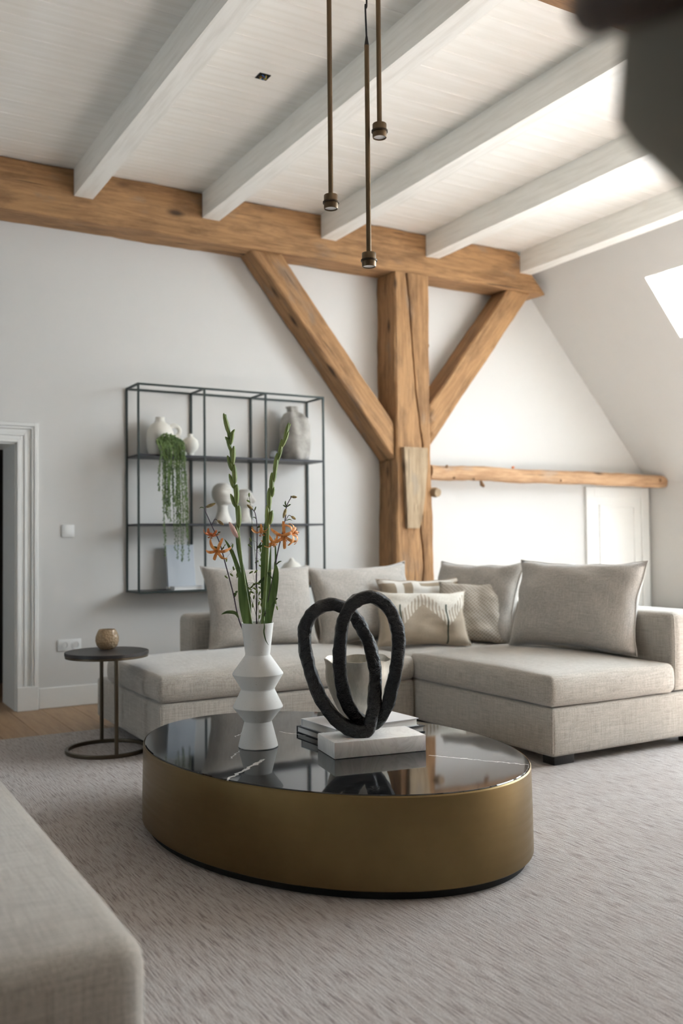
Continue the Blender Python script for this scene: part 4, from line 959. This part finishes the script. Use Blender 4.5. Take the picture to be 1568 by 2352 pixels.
# trailing plant
tp_ = thing('trailing_plant', 'green trailing string plant hanging down over the top shelf edge', 'plant', (2.40, 6.80, SH1))
bm = B(); lathe(bm, [(.034, 0), (.038, .01), (.044, .09), (.044, .10), (.038, .10)], 28, 2.41, 6.792, SH1+.0006); obj('pot', bm, 'ceramic_white', tp_)
bm = B()
for k_ in range(260):
    a = random.uniform(0, 6.28); r = .085*math.sqrt(random.random()); ellipsoid(bm, (2.415+r*math.cos(a)*1.15, 6.795+r*math.sin(a)*.75, SH1+.10+.055*(1-(r/.085)**2)+random.uniform(-.03, .01)), .006, .006, .011, (random.uniform(-1, 1), random.uniform(-1, 1), random.uniform(-1, 1)), 5, 3)
tag(obj('crown', bm, 'trailing_green', tp_), kind='stuff')
for k_ in range(30):
    u = k_/29; x0_ = 2.33+.185*u+random.uniform(-.008, .008); zb = SH1-.2-random.random()**.8*.62; 
    if .3 < u < .45: zb = SH1-.25-random.random()*.3
    yo = 6.735-random.uniform(0, .03); xe = x0_+random.uniform(-.025, .025)+.02*(u-.2)
    pts = spline([(2.40+(x0_-2.40)*.5, 6.80, SH1+.13), (x0_-.01, 6.755, SH1+.10), (x0_, yo, SH1+.01), ((x0_+xe)/2+random.uniform(-.012, .012), yo, (SH1+zb)/2), (xe, yo, zb)], 9)
    bm = B(); sweep(bm, pts, .0016, n=4)
    L_ = 0
    for i in range(len(pts)-1):
        for q in range(3):
            c = pts[i].lerp(pts[i+1], (q+random.random())/3)
            ellipsoid(bm, c+V((random.uniform(-.007, .007), random.uniform(-.007, .007), 0)), .0045, .0045, .010*(1.1-.5*i/len(pts)), (random.uniform(-.8, .8), random.uniform(-.8, .8), -1), 5, 3)
    obj('strand', bm, 'trailing_green', tp_)
bm = B(); lathe(bm, [(.032, 0), (.034, .006), (.026, .022), (.03, .035), (.058, .06), (.067, .095), (.058, .13), (.03, .152), (.02, .158), (.021, .178), (.015, .178), (.014, .15)], 40, 2.627, YM, SH1+.0006); tag(obj('bud_vase', bm, 'ceramic_white', angle=.8), 'small white round footed vase beside the jug on the top shelf', 'vase')
# big grey vase
bm = B()
def gfn(p, a):
    r = 1+.05*math.sin(a*6+p.z*7)+.04*noise.noise(V((math.cos(a)*2, math.sin(a)*2, p.z*9)))*1.5
    return V((p.x*r-.03*max(0, (p.z-.33)/.12), p.y*r, p.z))
lathe(bm, [(.10, 0), (.112, .01), (.125, .08), (.132, .18), (.128, .28), (.115, .345), (.085, .385), (.05, .402), (.046, .425), (.052, .445), (.042, .445), (.036, .4)], 64, 3.545, YM+.005, SH1+.0006, fn=gfn); tag(obj('grey_vase', bm, 'grey_vase', angle=1), 'big mottled grey hammered vase at the right of the top shelf', 'vase')
bm = B(); lathe(bm, [(.018, 0), (.034, .008), (.040, .03), (.034, .056), (.02, .07), (.017, .07), (.03, .054), (.035, .03), (.02, .01)], 28, 3.33, YM-.03, SH1+.0006); tag(obj('glass_votive', bm, 'clear_glass', angle=1), 'tiny clear glass votive left of the grey vase on the top shelf', 'votive')
# two heads
def head(x, z, s_, label):
    t = thing('head_sculpture', label, 'sculpture', (x, YM, z), 'white plaster heads on the middle shelf')
    bm = B()
    pr = [(.078, 0), (.072, .02), (.056, .05), (.044, .085), (.040, .115), (.041, .135), (.047, .152), (.056, .172), (.063, .195), (.068, .222), (.068, .25), (.061, .277), (.044, .30), (.02, .316), (.006, .319)]
    fdir = math.atan2(-.75, .66)
    def hf(p, a):
        k = math.cos(a-fdir); q = V((p.x, p.y, p.z))
        if p.z > .14:
            fr = max(0, k); w_ = math.exp(-((a-fdir+math.pi) % (2*math.pi)-math.pi)**2/.05)
            push = .016*fr+.034*w_*math.exp(-((p.z-.205)/.026)**2)-.022*fr*math.exp(-((p.z-.25)/.014)**2)*(1-w_)*1.2+.016*fr*math.exp(-((p.z-.160)/.014)**2)-.008*w_*math.exp(-((p.z-.178)/.006)**2)
            back = .026*max(0, -k)*min(1, (p.z-.14)/.06)
            q += V((math.cos(fdir), math.sin(fdir), 0))*(push)+V((-math.cos(fdir), -math.sin(fdir), 0))*back
        return q*s_
    prof_ = []
    for (r0, z0), (r1, z1) in zip(pr, pr[1:]):
        for i in range(4): prof_.append((r0+(r1-r0)*i/4, z0+(z1-z0)*i/4))
    prof_.append(pr[-1])
    lathe(bm, prof_, 48, x, YM, z+.012, fn=hf); obj('head', bm, 'plaster_white', t, angle=1.2)
    boxo('base', 'plaster_white', t, x-.075*s_, x+.075*s_, YM-.07*s_, YM+.07*s_, z+.0006, z+.0125, .003)
head(2.895, SH2, .97, 'left and taller white abstract plaster head on the middle shelf'); head(3.085, SH2, .83, 'right and shorter white abstract plaster head on the middle shelf')
# bottom shelf things
t = thing('picture_panel', 'pale grey-blue blank panel leaning on the bottom shelf', 'picture', (2.565, 6.96, SH0))
bm = B(); box(bm, 2.455, 2.68, 6.93, 6.95, SH0+.02, SH0+.345, .003, 1); bmesh.ops.rotate(bm, verts=bm.verts[:], cent=(2.5, 6.94, SH0+.02), matrix=Matrix.Rotation(R(-9), 3, 'X')); obj('canvas', bm, 'panel_grey', t)
bm = B(); box(bm, 2.45, 2.685, 6.905, 6.965, SH0+.0006, SH0+.02, .002, 1); obj('stand', bm, 'trim_paint', t)
t = thing('book', 'thin white book lying flat on the bottom shelf in front of the panel', 'book', (2.56, 6.84, SH0))
boxo('cover', 'book_white', t, 2.455, 2.70, 6.79, 6.89, SH0+.0006, SH0+.006, smooth=False); boxo('cover', 'book_white', t, 2.455, 2.70, 6.79, 6.89, SH0+.022, SH0+.027, smooth=False); boxo('pages', 'paper', t, 2.458, 2.695, 6.793, 6.887, SH0+.006, SH0+.022, smooth=False)
t = thing('teapot', 'white glazed round teapot half hidden behind the cushions on the bottom shelf', 'teapot', (3.485, YM, SH0))
bm = B(); lathe(bm, [(.05, 0), (.075, .02), (.095, .08), (.09, .14), (.06, .18), (.03, .195), (.02, .21), (.012, .222)], 40, 3.50, YM, SH0+.0006); obj('body', bm, 'ceramic_white', t)
bm = B(); sweep(bm, spline([(3.42, YM, SH0+.06), (3.39, YM, SH0+.10), (3.375, YM, SH0+.15)], 6), [.016, .015, .014, .013, .012, .011, .010, .010, .009, .009, .008, .008, .008], n=10); obj('spout', bm, 'ceramic_white', t)
bm = B(); sweep(bm, spline([(3.58, YM, SH0+.15), (3.615, YM, SH0+.14), (3.62, YM, SH0+.09), (3.585, YM, SH0+.06)], 6), .008, n=8); obj('handle', bm, 'ceramic_white', t)
t = thing('tealight_holder', 'small brown box tealight holder glowing orange at the right end of the bottom shelf', 'candle', (3.665, YM-.04, SH0))
bm = B(); panel(bm, (3.635, YM-.07, SH0+.0006), (1, 0, 0), (0, 0, 1), (0, 1, 0), (0, .07), (0, .10), [(.012, .058, .012, .06)], .07); obj('box', bm, 'wood_box', t, smooth=False)
bm = B(); lathe(bm, [(.016, 0), (.016, .014)], 20, 3.67, YM-.04, SH0+.0135); obj('tealight', bm, 'paper', t)
bm = B(); bud(bm, (3.67, YM-.04, SH0+.028), (3.67, YM-.04, SH0+.052), .006); obj('flame', bm, 'flame', t)

# ------------------------------------------------------------------ floor lamp close to the camera at the right
dv = (px(1480, 30, 1)-CAM).normalized(); e1 = (CR+CU*.36); e1 = (e1-dv*e1.dot(dv)).normalized(); nn_ = e1.cross(dv)
if nn_.z < 0: nn_ = -nn_
PL = px(1306, 52, .63); DC = PL+e1*.15                         # left end and centre of the tilted cap
MH = Matrix(((e1.x, dv.x, nn_.x, DC.x), (e1.y, dv.y, nn_.y, DC.y), (e1.z, dv.z, nn_.z, DC.z), (0, 0, 0, 1)))
bot = MH @ V((0, 0, -.235)); side_ = V((CR.x, CR.y, 0)).normalized()
PB = V((bot.x, bot.y, 0))+side_*.22; LX, LY = PB.x, PB.y
lp = thing('floor_lamp', 'blurred dark grey bowl-shaped lamp head with brown cap at the upper right corner', 'floor lamp', (LX, LY, RZ))
bm = B(); lathe(bm, [(.02, -.235), (.045, -.215), (.128, -.085), (.134, -.07), (.118, -.012), (.11, -.012), (.12, -.07), (.03, -.2)], 64); bmesh.ops.transform(bm, verts=bm.verts[:], matrix=MH); obj('bowl_shade', bm, 'lamp_shade_grey', lp, angle=.6)
bm = B(); lathe(bm, [(.10, -.017), (.135, -.016), (.146, -.008), (.150, .003), (.146, .014), (.13, .022), (.02, .024)], 64); bmesh.ops.transform(bm, verts=bm.verts[:], matrix=MH); obj('cap', bm, 'lamp_rim_brown', lp, angle=.8)
bm = B(); sweep(bm, spline([bot, bot-nn_*.05+side_*.02, V((LX-side_.x*.06, LY-side_.y*.06, bot.z-.07)), V((LX, LY, bot.z-.14)), V((LX, LY, .7)), V((LX, LY, RZ+.02))], 8), .011, n=16); obj('stem', bm, 'bronze_ring', lp)
bm = B(); lathe(bm, [(.13, 0), (.135, .004), (.135, .016), (.12, .02), (.012, .026)], 48, LX, LY, RZ+.0006); obj('foot', bm, 'bronze_ring', lp)
